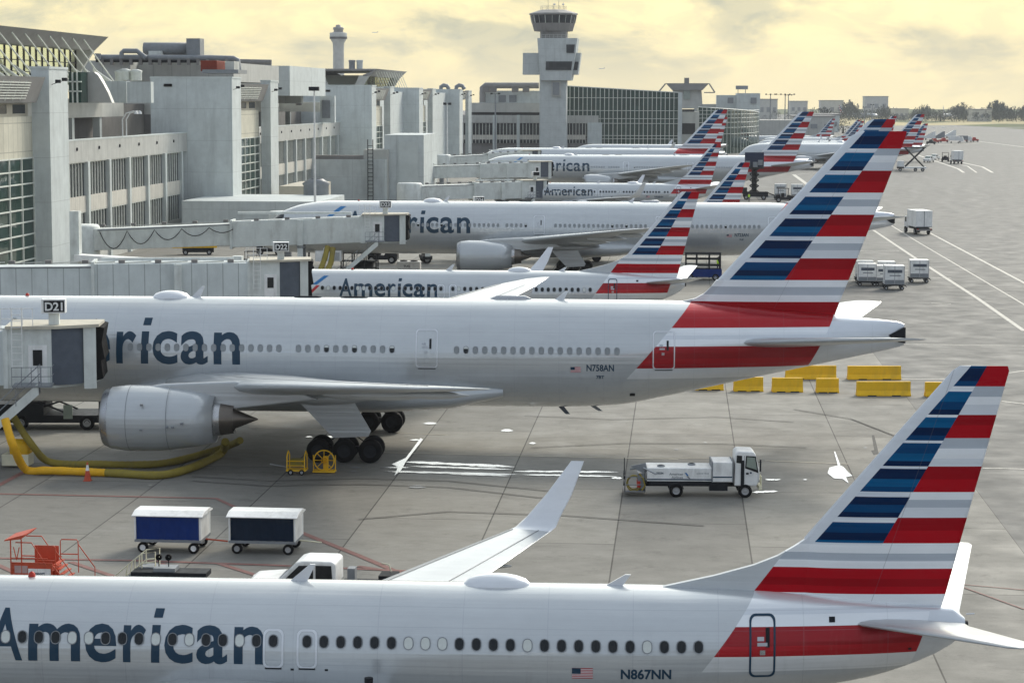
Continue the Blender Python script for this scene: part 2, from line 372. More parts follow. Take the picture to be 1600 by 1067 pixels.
def airliner(kind, loc, rz, label, group, L=None, scale=(1, 1, 1), full=2, reg=None, sub=None, text=True, dark_rows=None, gear=True, shades=None, seed=1):
    """full 2: near, 1: middle distance, 0: far. local x runs from the nose (0) to the tail, port side is -y"""
    rnd = random.Random(seed)
    nar = kind == 'narrow'; L = L or (38.0 if nar else 62.9); base = 38.0 if nar else 62.9; t = L-base
    root = empty('airliner', loc, label, 'airplane', group, rz); root.scale = scale
    key = f'{kind}_{L:.0f}'
    tab = F_N if nar else F_W
    if t: tab = [(x if x < 15 else x+t, a, b, c) for x, a, b, c in tab]
    f = pchip(tab)
    if key not in MESHES:
        MESHES[key] = {'body': livery(kind, 'body', L), 'fin': livery(kind, 'fin', L)}
    MM = MESHES[key]
    def side(x, z, off=.012, s=-1):
        a, b, w = f(x, 1), f(x, 2), f(x, 3); h = (a-b)/2; q = max(0, 1-((z-(a+b)/2)/h)**2)
        zc = (a+b)/2; y = w*math.sqrt(q); nz = (z-zc)/h; return Vector((x, s*(y+off*math.sqrt(q)), z+off*nz))
    def shared(name, make):
        kk = key+name
        if kk in MM:
            o = child_copy(MM[kk], root, (0, 0, 0))
            for c in MM[kk].children: child_copy(c, o, c.location, c.rotation_euler)
            return o
        o = make(); MM[kk] = o; return o
    nseg = 56 if full == 2 else 36
    def mk_body():
        mb = MB(); rings = []; xs = []
        x = 0.
        while x < L-.06:
            xs.append(x); x += .12 if x < 1 else .4 if x < 7 else 1.5 if x < (24 if nar else 44+t) else .5
        xs.append(tab[-1][0])
        for x in xs:
            a, b, w = f(x, 1), f(x, 2), f(x, 3); c, h = (a+b)/2, (a-b)/2
            rings.append([Vector((x, w*math.sin(q), c+h*math.cos(q))) for q in [2*math.pi*i/nseg for i in range(nseg)]])
        mb.loft(rings, MM['body']); return mb.build('fuselage', root)
    shared('fuselage', mk_body)
    # ---- fin
    if nar:
        secs = [(4.75, 33.0, 4.2, .11), (5.3, 33.0, 4.36, .11), (6.99, 33.1, 4.68, .10), (12.1, 37.4, 1.68, .09), (12.25, 37.62, 1.42, .06)]
        dors = [(28.8, 5.41), (30.4, 5.78), (31.6, 6.13), (32.3, 6.42), (32.8, 6.72), (33.35, 7.1), (33.4, 5.2), (28.8, 5.3)]; th = .1
    else:
        secs = [(7.6, 50.9+t, 7.9, .10), (8.6, 51.0+t, 8.15, .10), (9.74, 52.1+t, 7.5, .10), (18.05, 59.6+t, 3.1, .09), (18.33, 60.3+t, 2.45, .06)]
        dors = [(50.2+t, 8.58), (50.9+t, 8.74), (51.4+t, 9.02), (51.8+t, 9.4), (52.1+t, 9.8), (52.5+t, 9.9), (52.6+t, 8.2), (50.2+t, 8.4)]; th = .2
    def mk_fin():
        mb = MB(); rings = [[Vector((xl+a, b, z)) for a, b in foil(c, tt, 11)] for z, xl, c, tt in secs]
        mb.loft(rings, MM['fin']); mb.prism([(a, b) for a, b in dors], -th, th, MM['fin']); return mb.build('tail_fin', root)
    shared('fin', mk_fin)
    # ---- tailplanes and wings
    if nar:
        ts = [(.4, 34.4, 3.5, 4.5, .07), (1.0, 34.7, 3.25, 4.56, .07), (6.9, 38.0, 1.2, 5.42, .07), (7.1, 38.35, .75, 5.45, .05)]
        ws = [(1.5, 13.0, 7.6, 2.25, .12), (2.2, 13.6, 7.0, 2.3, .12), (5.6, 16.2, 4.5, 2.7, .11), (11.5, 20.0, 3.0, 3.3, .10), (16.6, 23.1, 1.7, 3.72, .09)]
    else:
        ts = [(.6, 52.6+t, 6.2, 6.35, .09), (2.2, 53.6+t, 5.6, 6.42, .09), (10.2, 60.0+t, 2.6, 7.55, .08), (10.75, 61.0+t, 1.75, 7.65, .06)]
        u = t*.52
        ws = [(2.4, 20.0+u, 14.6, 3.5, .12), (3.6, 21.0+u, 13.4, 3.7, .12), (9.7, 25.8+u, 8.4, 4.6, .11), (20, 32.6+u, 5.1, 6.0, .10), (27.5, 37.6+u, 2.9, 7.0, .09), (29.6, 39.6+u, 1.5, 7.3, .08), (30.4, 41.0+u, .35, 7.42, .08)]
    for s in (-1, 1):
        shared(f'tp{s}', lambda: wing_mesh(ts, s, [MT['wing_paint']], 'tailplane', root))
        def mk_wing():
            w = wing_mesh(ws, s, [MT['wing_paint']], 'wing', root)
            if nar:
                mb = MB()
                rings = []
                for y, x, z, c, cant in ((16.6, 23.1, 3.72, 1.7, 0), (17.0, 23.45, 3.82, 1.55, .35), (17.3, 23.85, 4.15, 1.3, .9), (17.55, 24.6, 5.0, 1.0, 1.25), (17.9, 25.55, 6.25, .5, 1.25)):
                    rings.append([Vector((x+a, s*(y-b*math.sin(cant)), z+b*math.cos(cant))) for a, b in foil(c, .08, 7)])
                mb.loft(rings, MT['ltwhite']); mb.build('winglet', w)
            fl = [(5.2, 18.6, 2.35, 3.6), (9.2, 20.2, 2.75, 3.2), (13., 22.1, 3.15, 2.6)] if nar else [(7.5, 30.3+u, 3.75, 5.5), (13.2, 33.2+u, 4.75, 4.6), (18.6, 35.2+u, 5.5, 4.2), (24, 38.0+u, 6.25, 3)]
            for y, x, z, ln in fl:
                r = ln*.07; mb = MB(); mb.lathe([(0, .02), (ln*.15, r*.7), (ln*.4, r), (ln*.7, r*.8), (ln, .03)], MT['wing_paint'], (x-ln*.45, s*y, z), 'x', 12); mb.build('flap_fairing', w)
            # flap and aileron gaps, slat line as thin dark seams on the upper surface
            mb = MB()
            for (y0, x0, c0, z0, t0), (y1, x1, c1, z1, t1) in zip(ws[1:4], ws[2:5]):
                for fr in (.16, .74):
                    hz = [.5*5*tt*(.2969*math.sqrt(fr)-.126*fr-.3516*fr*fr+.2843*fr**3-.1036*fr**4)*2*1.15*c for c, tt in ((c0, t0), (c1, t1))]
                    a = Vector((x0+c0*fr, s*y0, z0+hz[0]+.012)); b = Vector((x1+c1*fr, s*y1, z1+hz[1]+.012))
                    mb.bar(a, b, .022, MT['grey'])
            mb.build('control_surface_seam', w)
            return w
        shared(f'w{s}', mk_wing)
        # engine
        def mk_eng():
            if nar: ex, ey, ez, r, ln = 14.2, 4.9, 1.72, .98, 3.4
            else: ex, ey, ez, r, ln = 18.9+t*.52, 9.65, 2.88, 1.78, 6.0
            mb = MB(); o = (ex, s*ey, ez)
            mb.lathe([(.02, r*.82), (ln*.06, r*.94), (ln*.2, r), (ln*.5, r*.985), (ln*.8, r*.86), (ln, r*.72), (ln*.99, r*.69), (ln*.8, r*.66)], MT['silver_paint'], o, 'x', 40)
            e = mb.build('engine', root)
            mb = MB(); mb.lathe([(ln*.3, r*.72), (ln*.1, r*.76), (.02, r*.79), (-.03*ln*.3, r*.82), (.0, r*.86), (ln*.062, r*.945)], MT['lip'], o, 'x', 40); mb.build('inlet_lip', e)
            mb = MB(); mb.lathe([(ln*.3, r*.74), (ln*.3, .2), (ln*.16, .02)], MT['dark'], o, 'x', 32); mb.build('fan', e)
            mb = MB(); mb.lathe([(ln*.85, r*.55), (ln*.98, r*.54), (ln*1.05, r*.5), (ln*1.17, r*.43), (ln*1.16, r*.38)], MT['chrome'], o, 'x', 28)
            mb.lathe([(ln*1.04, r*.505), (ln*1.1, r*.475), (ln*1.17, r*.435)], MT['hot'], (ex, s*ey, ez), 'x', 28); mb.build('core_cowl', e)
            mb = MB(); mb.lathe([(ln*1.1, r*.34), (ln*1.17, r*.30), (ln*1.38, .03)], MT['hot'], o, 'x', 20); mb.build('exhaust_cone', e)
            mb = MB()
            if nar: py = [(15.2, 2.5), (16.2, 2.85), (19.5, 2.85), (19.5, 2.2), (17, 2.0), (15.2, 2.4)]
            else: py = [(a+t*.52, b) for a, b in [(20.3, 4.45), (22, 4.75), (26, 4.95), (29, 4.6), (30.5, 4.0), (26.3, 3.5), (24, 3.2), (20.3, 4.2)]]
            mb.prism(py, s*ey-.22, s*ey+.22, MT['silver_paint']); mb.build('pylon', e, bevel=.08)
            if full == 2:
                mb = MB()
                for fr in (.235, .6):
                    mb.lathe([(ln*fr, r*1.004), (ln*fr+.03, r*1.004)], MT['grey'], o, 'x', 40)
                for a, b in ((2.2, -.45), (2.25, .9), (3.6, -.3), (3.9, -.3), (4.4, -.1)):
                    if not nar: mb.box(ex+a, ex+a+.14, s*ey-r*1.0-.01, s*ey-r*.9, ez+b, ez+b+.1, MT['grey'])
                mb.build('cowl_seam', e, fixn=False)
            return e
        shared(f'e{s}', mk_eng)
        # belly fairing bulge
    def mk_fair():
        mb = MB(); rings = []
        if nar: st = [(11.3, .1), (12.2, .75), (14, 1), (20, 1), (22.5, .75), (24.4, .1)]; ww, zt, zb = 2.05, 2.75, 1.22
        else: u2 = t*.5; st = [(18.5+u2, .1), (20.4+u2, .8), (23+u2, 1), (33+u2, 1), (37+u2, .75), (40+u2, .1)]; ww, zt, zb = 3.45, 4.3, 2.12
        for x, k in st:
            zc, h, w = (zt+zb)/2, (zt-zb)/2*(.35+.65*k), ww*(.72+.28*k)
            rings.append([Vector((x, w*math.copysign(abs(math.sin(q))**.7, math.sin(q)), zc+(1-k)*.35+h*math.copysign(abs(math.cos(q))**.8, math.cos(q)))) for q in [2*math.pi*i/28 for i in range(28)]])
        mb.loft(rings, MT['silver_paint']); return mb.build('belly_fairing', root)
    if full >= 1: shared('fair', mk_fair)
    # ---- gear
    def mk_gear():
        top = None
        for s in (-1, 1):
            if nar: gx, gy, r, w, ax, dy = 20.2, 2.9, .56, .36, (0,), (-.45, .45)
            else: gx, gy, r, w, ax, dy = 31.4+t*.52, 5.5, .66, .46, (-1.45, 0, 1.45), (-.68, .68)
            mb = MB(); mb.tube([(gx, s*gy, 3.2 if nar else 3.9), (gx, s*gy, r)], .13 if nar else .22, MT['dark'], 10)
            mb.bar((gx-1.3, s*gy*.98, 2.2 if nar else 3.2), (gx, s*gy, r+.5), .1, MT['dark'])
            if not nar: mb.box(gx-1.6, gx+1.6, s*gy-.16, s*gy+.16, r-.14, r+.16, MT['dark']); mb.tube([(gx-.9, s*gy-.25, 1.1), (gx-.3, s*gy-.35, 1.5), (gx, s*gy-.25, 1.9)], .035, MT['black'], 6); mb.tube([(gx+1.2, s*gy-.2, 1.0), (gx+.6, s*gy-.3, 1.45), (gx+.1, s*gy-.25, 1.8)], .035, MT['black'], 6)
            g = mb.build('main_gear', root); top = top or g
            wmb = None
            for a in ax:
                for d in dy:
                    if wmb is None: wmb = MB().wheel(0, 0, 0, r, w, 24, hub=MT['dark']).build('wheel', g); wmb.location = (gx+a, s*gy+d, r)
                    else: child_copy(wmb, g, (gx+a, s*gy+d, r))
            mb = MB()
            if nar: mb.prism([(gx-.5, 2.5), (gx+.6, 2.5), (gx+.35, 1.2), (gx-.35, 1.2)], s*(gy+.62), s*(gy+.66), MT['silver_paint'])
            else: mb.prism([(gx-2.0, 3.85), (gx+.3, 4.0), (gx+1.55, 1.85), (gx+1.4, 1.55), (gx-.55, 1.45), (gx-2.3, 3.3)], s*(gy+1.15), s*(gy+1.21), MT['silver_paint'])
            mb.build('gear_door', g)
        nx, r = (4.3, .35) if nar else (6.2, .55)
        mb = MB(); mb.tube([(nx, 0, 2.9), (nx, 0, r)], .1, MT['dark'], 8); g = mb.build('nose_gear', root)
        wmb = MB().wheel(0, 0, 0, r, .25, 18).build('wheel', g); wmb.location = (nx, -.25, r); child_copy(wmb, g, (nx, .25, r))
        return top
    if gear: mk_gear()
    # ---- cockpit glazing
    def mk_cock():
        mb = MB()
        def P(x, q, off=.01):
            a, b, w = f(x, 1), f(x, 2), f(x, 3); c, h = (a+b)/2, (a-b)/2
            return Vector((x, (w+off)*math.sin(q), c+(h+off)*math.cos(q)))
        x0, x1 = (1.25, 2.2) if nar else (1.9, 3.1)
        for q0, q1 in ((-1.35, -.95), (-.88, -.5), (-.44, -.04), (.04, .44), (.5, .88), (.95, 1.35)):
            sh = (abs(q0+q1)/2)*.7
            g = [[P(x0+sh+(x1-x0)*i/3, q0+(q1-q0)*j/4) for j in range(5)] for i in range(4)]
            mb.loft(g, MT['glassy'], close=False)
        return mb.build('cockpit_window', root)
    if full >= 1: shared('cock', mk_cock)
    # ---- windows (port side), each a copy
    zw = 3.98 if nar else 5.98; wd, ht = (.25, .34) if nar else (.25, .38)
    if full >= 1:
        if nar: xs = [29.9-.508*i for i in range(46) if i != 24]
        else:
            xs = [8.6+.533*i for i in range(10)]+[18.75+.533*i for i in range(17)]+[28.4+.533*i for i in range(11)]+[37.4+.533*i for i in range(18)]
            if t: xs = [18.6+.533*i for i in range(19)]+[29.2+.533*i for i in range(5)]+[34.7+.533*i for i in range(20)]+[50.1+.533*i for i in range(15)]
        if full == 1 and not nar: xs = xs[:96]
        if 'winm' not in MM:
            protos = []
            for pane in ('glassy', 'shade', 'half', 'tint'):
                mb = MB(); o_, i_ = rrect(0, 0, wd+.05, ht+.05, .14, 4), rrect(0, 0, wd, ht, .12, 4)
                if len(o_) != len(i_):
                    n_ = min(len(o_), len(i_)); o_ = rrect(0, 0, wd+.05, ht+.05, .13, 6)[:]; i_ = [(a*wd/(wd+.05), b*ht/(ht+.05)) for a, b in o_]
                k_ = len(o_)
                # follow the hull curvature in z
                hh = (tab[6][1]-tab[6][2])/2; zc_ = (tab[6][1]+tab[6][2])/2; w_ = tab[6][3]
                def cy(z): return -w_*math.sqrt(1-((zw+z-zc_)/hh)**2)+w_*math.sqrt(1-((zw-zc_)/hh)**2)
                vs = [Vector((a, cy(b)-.022, b)) for a, b in o_]+[Vector((a, cy(b)-.016, b)) for a, b in i_]
                mb.add(vs, [(j, (j+1) % k_, k_+(j+1) % k_, k_+j) for j in range(k_)], MT['grey'], True)
                if pane == 'half':
                    tp = [(a, b) for a, b in i_ if b >= -.02]; bt = [(a, b) for a, b in i_ if b <= .02]
                    mb.add([Vector((a, cy(b)-.018, b)) for a, b in tp], [list(range(len(tp)))], MT['offwhite'])
                    mb.add([Vector((a, cy(b)-.016, b)) for a, b in i_], [list(range(k_))], MT['glassy'])
                else:
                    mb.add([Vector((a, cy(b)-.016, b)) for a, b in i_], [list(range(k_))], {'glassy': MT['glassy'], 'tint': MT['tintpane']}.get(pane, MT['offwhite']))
                ob = mb.build('window', root, fixn=False); protos.append(ob)
            MM['winm'] = [p.data for p in protos]
            for p in protos: bpy.data.objects.remove(p)
        for i, x in enumerate(xs):
            q = side(x, zw, 0); q2 = side(x+.1, zw, 0); an = math.atan2(q2.y-q.y, .1)
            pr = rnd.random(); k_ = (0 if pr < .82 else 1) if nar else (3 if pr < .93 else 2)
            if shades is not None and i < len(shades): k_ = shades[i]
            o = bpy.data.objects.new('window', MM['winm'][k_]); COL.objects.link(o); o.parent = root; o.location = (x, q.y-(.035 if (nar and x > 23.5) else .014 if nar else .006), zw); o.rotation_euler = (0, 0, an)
    # ---- doors
    def door(x, z, w, h, dark=False, hnd=True, body=None):
        mb = MB(); pts = rrect(x, z, w, h, .18); k_ = len(pts)
        rows = 9
        g = [[side(x-w*.46+w*.92*j/4, z-h*.46+h*.92*i/(rows-1), .006) for j in range(5)] for i in range(rows)]
        mb.loft(g, MM['body'], close=False); d = mb.build('door', root, fixn=True)
        mb = MB(); inn = [(x+(a-x)*(1-.12/w), z+(b-z)*(1-.12/h)) for a, b in pts]
        mb.add([side(a, b, .016) for a, b in pts]+[side(a, b, .016) for a, b in inn], [(j, (j+1) % k_, k_+(j+1) % k_, k_+j) for j in range(k_)], MT['letters'] if dark else MT['ltwhite'])
        mb.build('door_outline', d)
        if hnd:
            mb = MB()
            for a, b, c, e in ((x+w*.12, z+h*.0, .12, .28), (x-w*.2, z+h*.02, .3, .05), (x-w*.2, z+h*.1, .2, .06), (x-w*.1, z-h*.12, .16, .07)):
                g = [[side(a+c*j, b+e*i, .02) for j in range(2)] for i in range(3)]; mb.loft(g, MT['dark'] if c == .12 else MT['lip'], close=False)
            mb.build('door_handle', d)
        if not dark:
            mb = MB(); g = [[side(x-w*.4+w*.8*j/2, z-h*.53+.05*i, .02) for j in range(3)] for i in range(2)]; mb.loft(g, MT['dark'], close=False); mb.build('door_sill', d)
    if full >= 1:
        if nar:
            door(17.2, 3.74, .62, 1.15, hnd=False); door(18.216, 3.74, .62, 1.15, hnd=False); door(31.8, 3.95, .78, 1.85, dark=True); door(5.1, 3.75, .85, 1.85)
            if 0: pass
        else:
            for dx in ((6.9, 16.5, 35.7, 49.1+t) if not t else (6.9, 17.0, 32.85, 46.6, 49.1+t)):
                if full == 2 or dx > 15: door(dx, 6.02, 1.25, 2.15)
    # ---- lettering
    def letters(name, txt, x0, z0, size, width, off, m, s=-1, step=.16):
        kk = (txt, size, width, off)
        bm = text_bm(txt, size, off); w = text_w(bm)
        for v in bm.verts: v.co.x *= width/w
        conform(bm, lambda x, z: side(x, z, .010, -1), x0, z0, step, size)
        me = bpy.data.meshes.new(name); bm.to_mesh(me); bm.free(); me.materials.append(m)
        o = bpy.data.objects.new(name, me); COL.objects.link(o); o.parent = root; return o
    if text and full >= 0:
        if nar: TX, TZ, XH, TW = 8.5, 3.27, 1.10, 8.42
        else: TX, TZ, XH, TW = 11.0, 5.03, 1.82, 14.05
        def wordmark():
            out_ = bmesh.new()
            def put(fn_bm):
                me_ = bpy.data.meshes.new('t'); fn_bm.to_mesh(me_); fn_bm.free(); out_.from_mesh(me_); bpy.data.meshes.remove(me_)
            for ch, a_, b_ in (('A', 0, .128), ('m', .150, .338), ('e', .356, .469), ('r', .493, .574), ('c', .642, .744), ('a', .757, .868), ('n', .892, 1.)):
                bm = text_bm(ch, 1, .016); w_ = text_w(bm); y0_ = min(v.co.y for v in bm.verts); y1_ = max(v.co.y for v in bm.verts); hh_ = XH*(1.36 if ch == 'A' else 1.03 if ch in 'cea' else 1.0); lo = -XH*.015 if ch in 'cea' else 0
                for v in bm.verts: v.co.x = (a_+(b_-a_)*v.co.x/w_)*TW; v.co.y = lo+(v.co.y-y0_)/(y1_-y0_)*hh_
                put(bm)
            bm = bmesh.new()
            for q_ in ([(.594, 0), (.624, 0), (.626, 1), (.596, 1)], [(.598, 1.18), (.630, 1.18), (.634, 1.40), (.602, 1.40)]): bm.faces.new([bm.verts.new((a_*TW, b_*XH, 0)) for a_, b_ in q_])
            put(bm); conform(out_, lambda x, z: side(x, z, .010, -1), TX, TZ, .12, XH*1.5)
            me = bpy.data.meshes.new('airline_lettering'); out_.to_mesh(me); out_.free(); me.materials.append(MT['letters'])
            o = bpy.data.objects.new('airline_lettering', me); COL.objects.link(o); o.parent = root; return o
        shared('lettering', wordmark)
        def emblem():
            mb = MB(); k = 1. if nar else 1.55; ex, ez = (6.15, 4.25) if nar else (8.7, 6.9)
            for c0, c1, m_ in (((0, 0), (1.15, .75), 'cyan'),):
                g = [[side(ex+k*(i/4*.95+.75*(1-.0)*j/1*.55), ez+k*(i/4*.72), .012) for j in range(2)] for i in range(5)]; mb.loft(g, MT['cyan'], close=False)
            g = [[side(ex+k*(-i/4*.75+.35+.32*j), ez-k*(i/4*.75+.06), .012) for j in range(2)] for i in range(5)]; mb.loft(g, MT['flagred'], close=False)
            return mb.build('tail_emblem', root)
        if full >= 1: shared('emblem', emblem)
    if reg:
        if nar: letters('registration', reg, 27.6, 3.0, .42, 1.5, .012, MT['letters'], step=.1)
        else: letters('registration', reg, 44.75+t, 4.85, .52, 1.55, .012, MT['letters'], step=.1)
        if sub: letters('registration', sub, (28.1 if nar else 45.3+t), (2.68 if nar else 4.4), .22 if nar else .26, .45, .008, MT['letters'], step=.1)
        fx, fz, fs = (26.15, 3.0, .62) if nar else (43.85+t, 4.77, .58)
        mb = MB()
        hgt = fs*.52
        for i in range(13):
            g = [[side(fx+fs*j/3, fz+hgt*(i+r_)/13, .012) for j in range(4)] for r_ in (0, 1)]; mb.loft(g, MT['flagred'] if i % 2 == 0 else MT['ltwhite'], close=False)
        g = [[side(fx+fs*.42*j/2, fz+hgt*(6+7*i/3)/13, .018) for j in range(3)] for i in range(4)]; mb.loft(g, MT['letters'], close=False)
        mb.build('national_flag', root, fixn=True)
    # ---- small fittings
    if full >= 1:
        an = [(17.6, .85), (27.25, .55)] if nar else [(21.85, 1.0), (43.0, .8)]
        for x, h in an:
            zt = f(x, 1); mb = MB(); mb.prism([(x-.2, zt-.05), (x+.35, zt-.05), (x+.62, zt+h*.6), (x+.45, zt+h*.6)], -.03, .03, MT['ltwhite']); mb.build('antenna', root)
        if nar: dm = (23.8, 1.15, .32, .5)
        else: dm = (20.5, 1.2, .36, .8)
        x, l, h, wd_ = dm; zt = f(x, 1)-.05
        mb = MB(); rings = []
        for i in range(9):
            u_ = -1+2*i/8; k_ = math.sqrt(max(.003, 1-u_*u_)); rings.append([Vector((x+u_*l*(1.0), wd_*k_*math.cos(q), zt-.1+(h+.15)*k_*max(0, math.sin(q)))) for q in [2*math.pi*j/20 for j in range(20)]])
        mb.loft(rings, MT['ltwhite']); mb.build('antenna_dome', root)
        if not nar:
            mb = MB(); mb.lathe([(-1.2, .02), (-.8, .2), (.8, .2), (1.2, .02)], MT['lip'], (40.3+t*.5, 0, f(40, 1)), 'x', 12); mb.build('antenna_dome', root)
            for xx in (28.5, 31.2): MB().lathe([(-.8, .02), (-.5, .08), (.5, .08), (.8, .02)], MT['dark'], (xx, 0, 8.62), 'x', 8).build('antenna', root)
        MB().lathe([(0, .12), (.12, .1), (.18, .02)], MT['red'], (9.4 if nar else 12, 0, f(13, 1)-.02), 'z', 12).build('beacon_light', root)
        if not nar and not t:
            for x_, h_, m_ in ((43.0, .5, 'curtain'), (44.9, .3, 'grey')):
                mb = MB(); mb.prism([(x_, 2.45), (x_+.35, 2.45), (x_+.75, 2.45-h_), (x_+.5, 2.45-h_)], -.03, .03, MT[m_]); mb.build('drain_mast', root)
            for x_, z_ in ((47.2, 3.3), (37.9, 3.2), (38.6, 3.3)):
                mb = MB(); mb.add([side(x_, z_, .02), side(x_+.3, z_, .02), side(x_+.3, z_+.18, .02), side(x_, z_+.18, .02)], [(0, 1, 2, 3)], MT['dark']); mb.build('vent_panel', root, fixn=False)
        # exhaust of the auxiliary unit
        mb = MB()
        if nar:
            mb.lathe([(37.5, .2), (38.05, .16), (38.0, .12)], MT['dark'], (0, 0, 4.35), 'x', 14)
            mb.bar((38.0, 0, 4.7), (38.25, 0, 4.72), .03, MT['ltwhite'])
            mb.build('exhaust_outlet', root)
        else:
            for yy in (-1,):
                pr_ = [(61.9+t, 6.75), (62.8+t, 7.2), (62.88+t, 7.2), (62.88+t, 6.3), (62.5+t, 6.35)]
                mb.prism(pr_, -.52, .05, MT['dark'])
            mb.build('exhaust_outlet', root)
        if nar:
            mb = MB()
            for x_, z_ in ((33.8, 4.62), (17.72, 3.1), (18.75, 3.1), (36.2, 3.75)): mb.add([side(x_, z_, .01), side(x_+(.18 if z_ > 4 else .1), z_, .01), side(x_+(.18 if z_ > 4 else .1), z_+(.15 if z_ > 4 else .06), .01), side(x_, z_+(.15 if z_ > 4 else .06), .01)], [(0, 1, 2, 3)], MT['dark'])
            mb.build('inspection_plate', root, fixn=False)
    return root
YW = R(1.25)
def place(Y, xo, yaw=YW): return (xo*math.cos(yaw), Y+xo*math.sin(yaw), 0)
GRP = 'silver airliners with striped fins parked at the gates'
airliner('narrow', place(65.5, -29.25), YW, 'silver narrow-body airliner across the bottom of the photo, N867NN by its tail', GRP, reg='N867NN', sub='3GX', seed=3, shades=[0]*3+[1, 0, 0, 0, 0, 0, 0, 1, 0, 0, 0, 0, 1, 1])
airliner('wide', place(125.7, -50.), YW, 'big silver twin-aisle airliner marked N758AN at gate D21', GRP, reg='N758AN', sub='7BT', seed=5)
airliner('narrow', place(187, -37.50), YW, 'narrow-body airliner docked at gate D22 between two wide-body jets', GRP, full=1, seed=6)
airliner('wide', place(250, -48.8), YW, 'long silver twin-aisle airliner marked N723AN at gate D23', GRP, L=73.0, full=1, reg='N723AN', sub='7LE', seed=8, scale=(1, 1, .975))

# ---------------------------------------------------------------- ground
def ground_mat(name, col, dark, brick=None, sc=1.):
    k = NT(name); X = k.xyz()
    c = k.mix(k.mapr(k.noise(.012*sc, 9, .72), .35, .65, 0, 1), col, tuple(x*.86 for x in col))
    st = k.mapr(k.noise(.8, 9, .78, sc=(.4, 1, 1)), .5, .75, 0, .32); c = k.mix(st, c, dark)
    st2 = k.mapr(k.noise(.5, 10, .85), .54, .70, 0, .85); c = k.mix(st2, c, dark)
    fine = k.M('MULTIPLY', k.mapr(k.noise(1.6, 8, .75, sc=(.5, 1, 1)), .3, .7, .86, 1.12), k.mapr(k.noise(14, 2, .6), .3, .7, .94, 1.06)); h = k.n('ShaderNodeHueSaturation'); k.l(c, h.inputs['Color']); k.l(fine, h.inputs['Value']); c = h.outputs[0]
    if brick:
        b = k.n('ShaderNodeTexBrick', offset=.37, offset_frequency=2, squash=1.); mp = k.n('ShaderNodeMapping'); mp.inputs['Rotation'].default_value = (0, 0, R(90)); mp.inputs['Location'].default_value = brick[2]
        k.l(k.obj(), mp.inputs[0]); k.l(mp.outputs[0], b.inputs[0]); b.inputs['Scale'].default_value = 1; b.inputs['Brick Width'].default_value = brick[0]; b.inputs['Row Height'].default_value = brick[1]
        b.inputs['Mortar Size'].default_value = .038; b.inputs['Mortar Smooth'].default_value = .2; b.inputs['Bias'].default_value = 0
        b.inputs['Color1'].default_value = (.80, .80, .79, 1); b.inputs['Color2'].default_value = (1.14, 1.13, 1.10, 1); b.inputs['Mortar'].default_value = (.28, .27, .26, 1)
        c = k.mix(1., c, b.outputs[0], 'MULTIPLY')
    k.l(c, k.b.inputs['Base Color']); k.l(k.mapr(k.noise(.4, 6), .3, .7, .62, .9), k.b.inputs['Roughness']); k.b.inputs['Specular IOR Level'].default_value = .3
    k.bump(k.noise(6, 4), .06, .01); return k.m
def sheet(name, pts, z, m, kind='structure'):
    mb = MB(); mb.add([(p[0], p[1], z) for p in pts], [list(range(len(pts)))], m); o = mb.build(name, fixn=False)
    if o.data.polygons[0].normal.z < 0: o.data.flip_normals()
    o['kind'] = kind; return o
GM = dict(concrete=ground_mat('apron_concrete', (.235, .226, .205), (.105, .10, .09), (14., 6.1, (0, 2.8, 0))), asphalt=ground_mat('taxiway_asphalt', (.150, .147, .138), (.105, .102, .095)),
          grass=mat('dry_grass', (.42, .35, .17), .95, scale=.02, var=.2), green=mat('green_grass', (.10, .12, .045), .95, scale=.02, var=.3),
          line=mat('white_line_paint', (.50, .48, .43), .7, scale=3, var=.3, grime=(.7, (.2, .19, .17))), redline=mat('red_line_paint', (.21, .10, .085), .7, scale=2, var=.2), yline=mat('cream_line_paint', (.45, .41, .33), .7, scale=3))
sheet('ground', [(-3500, -150), (3500, -150), (3500, 3400), (-3500, 3400)], 0, GM['asphalt'])
sheet('concrete_apron', [(-90, 20), (15.5, 20), (15.5, 420), (15.5, 640), (-90, 640)], .004, GM['concrete'])

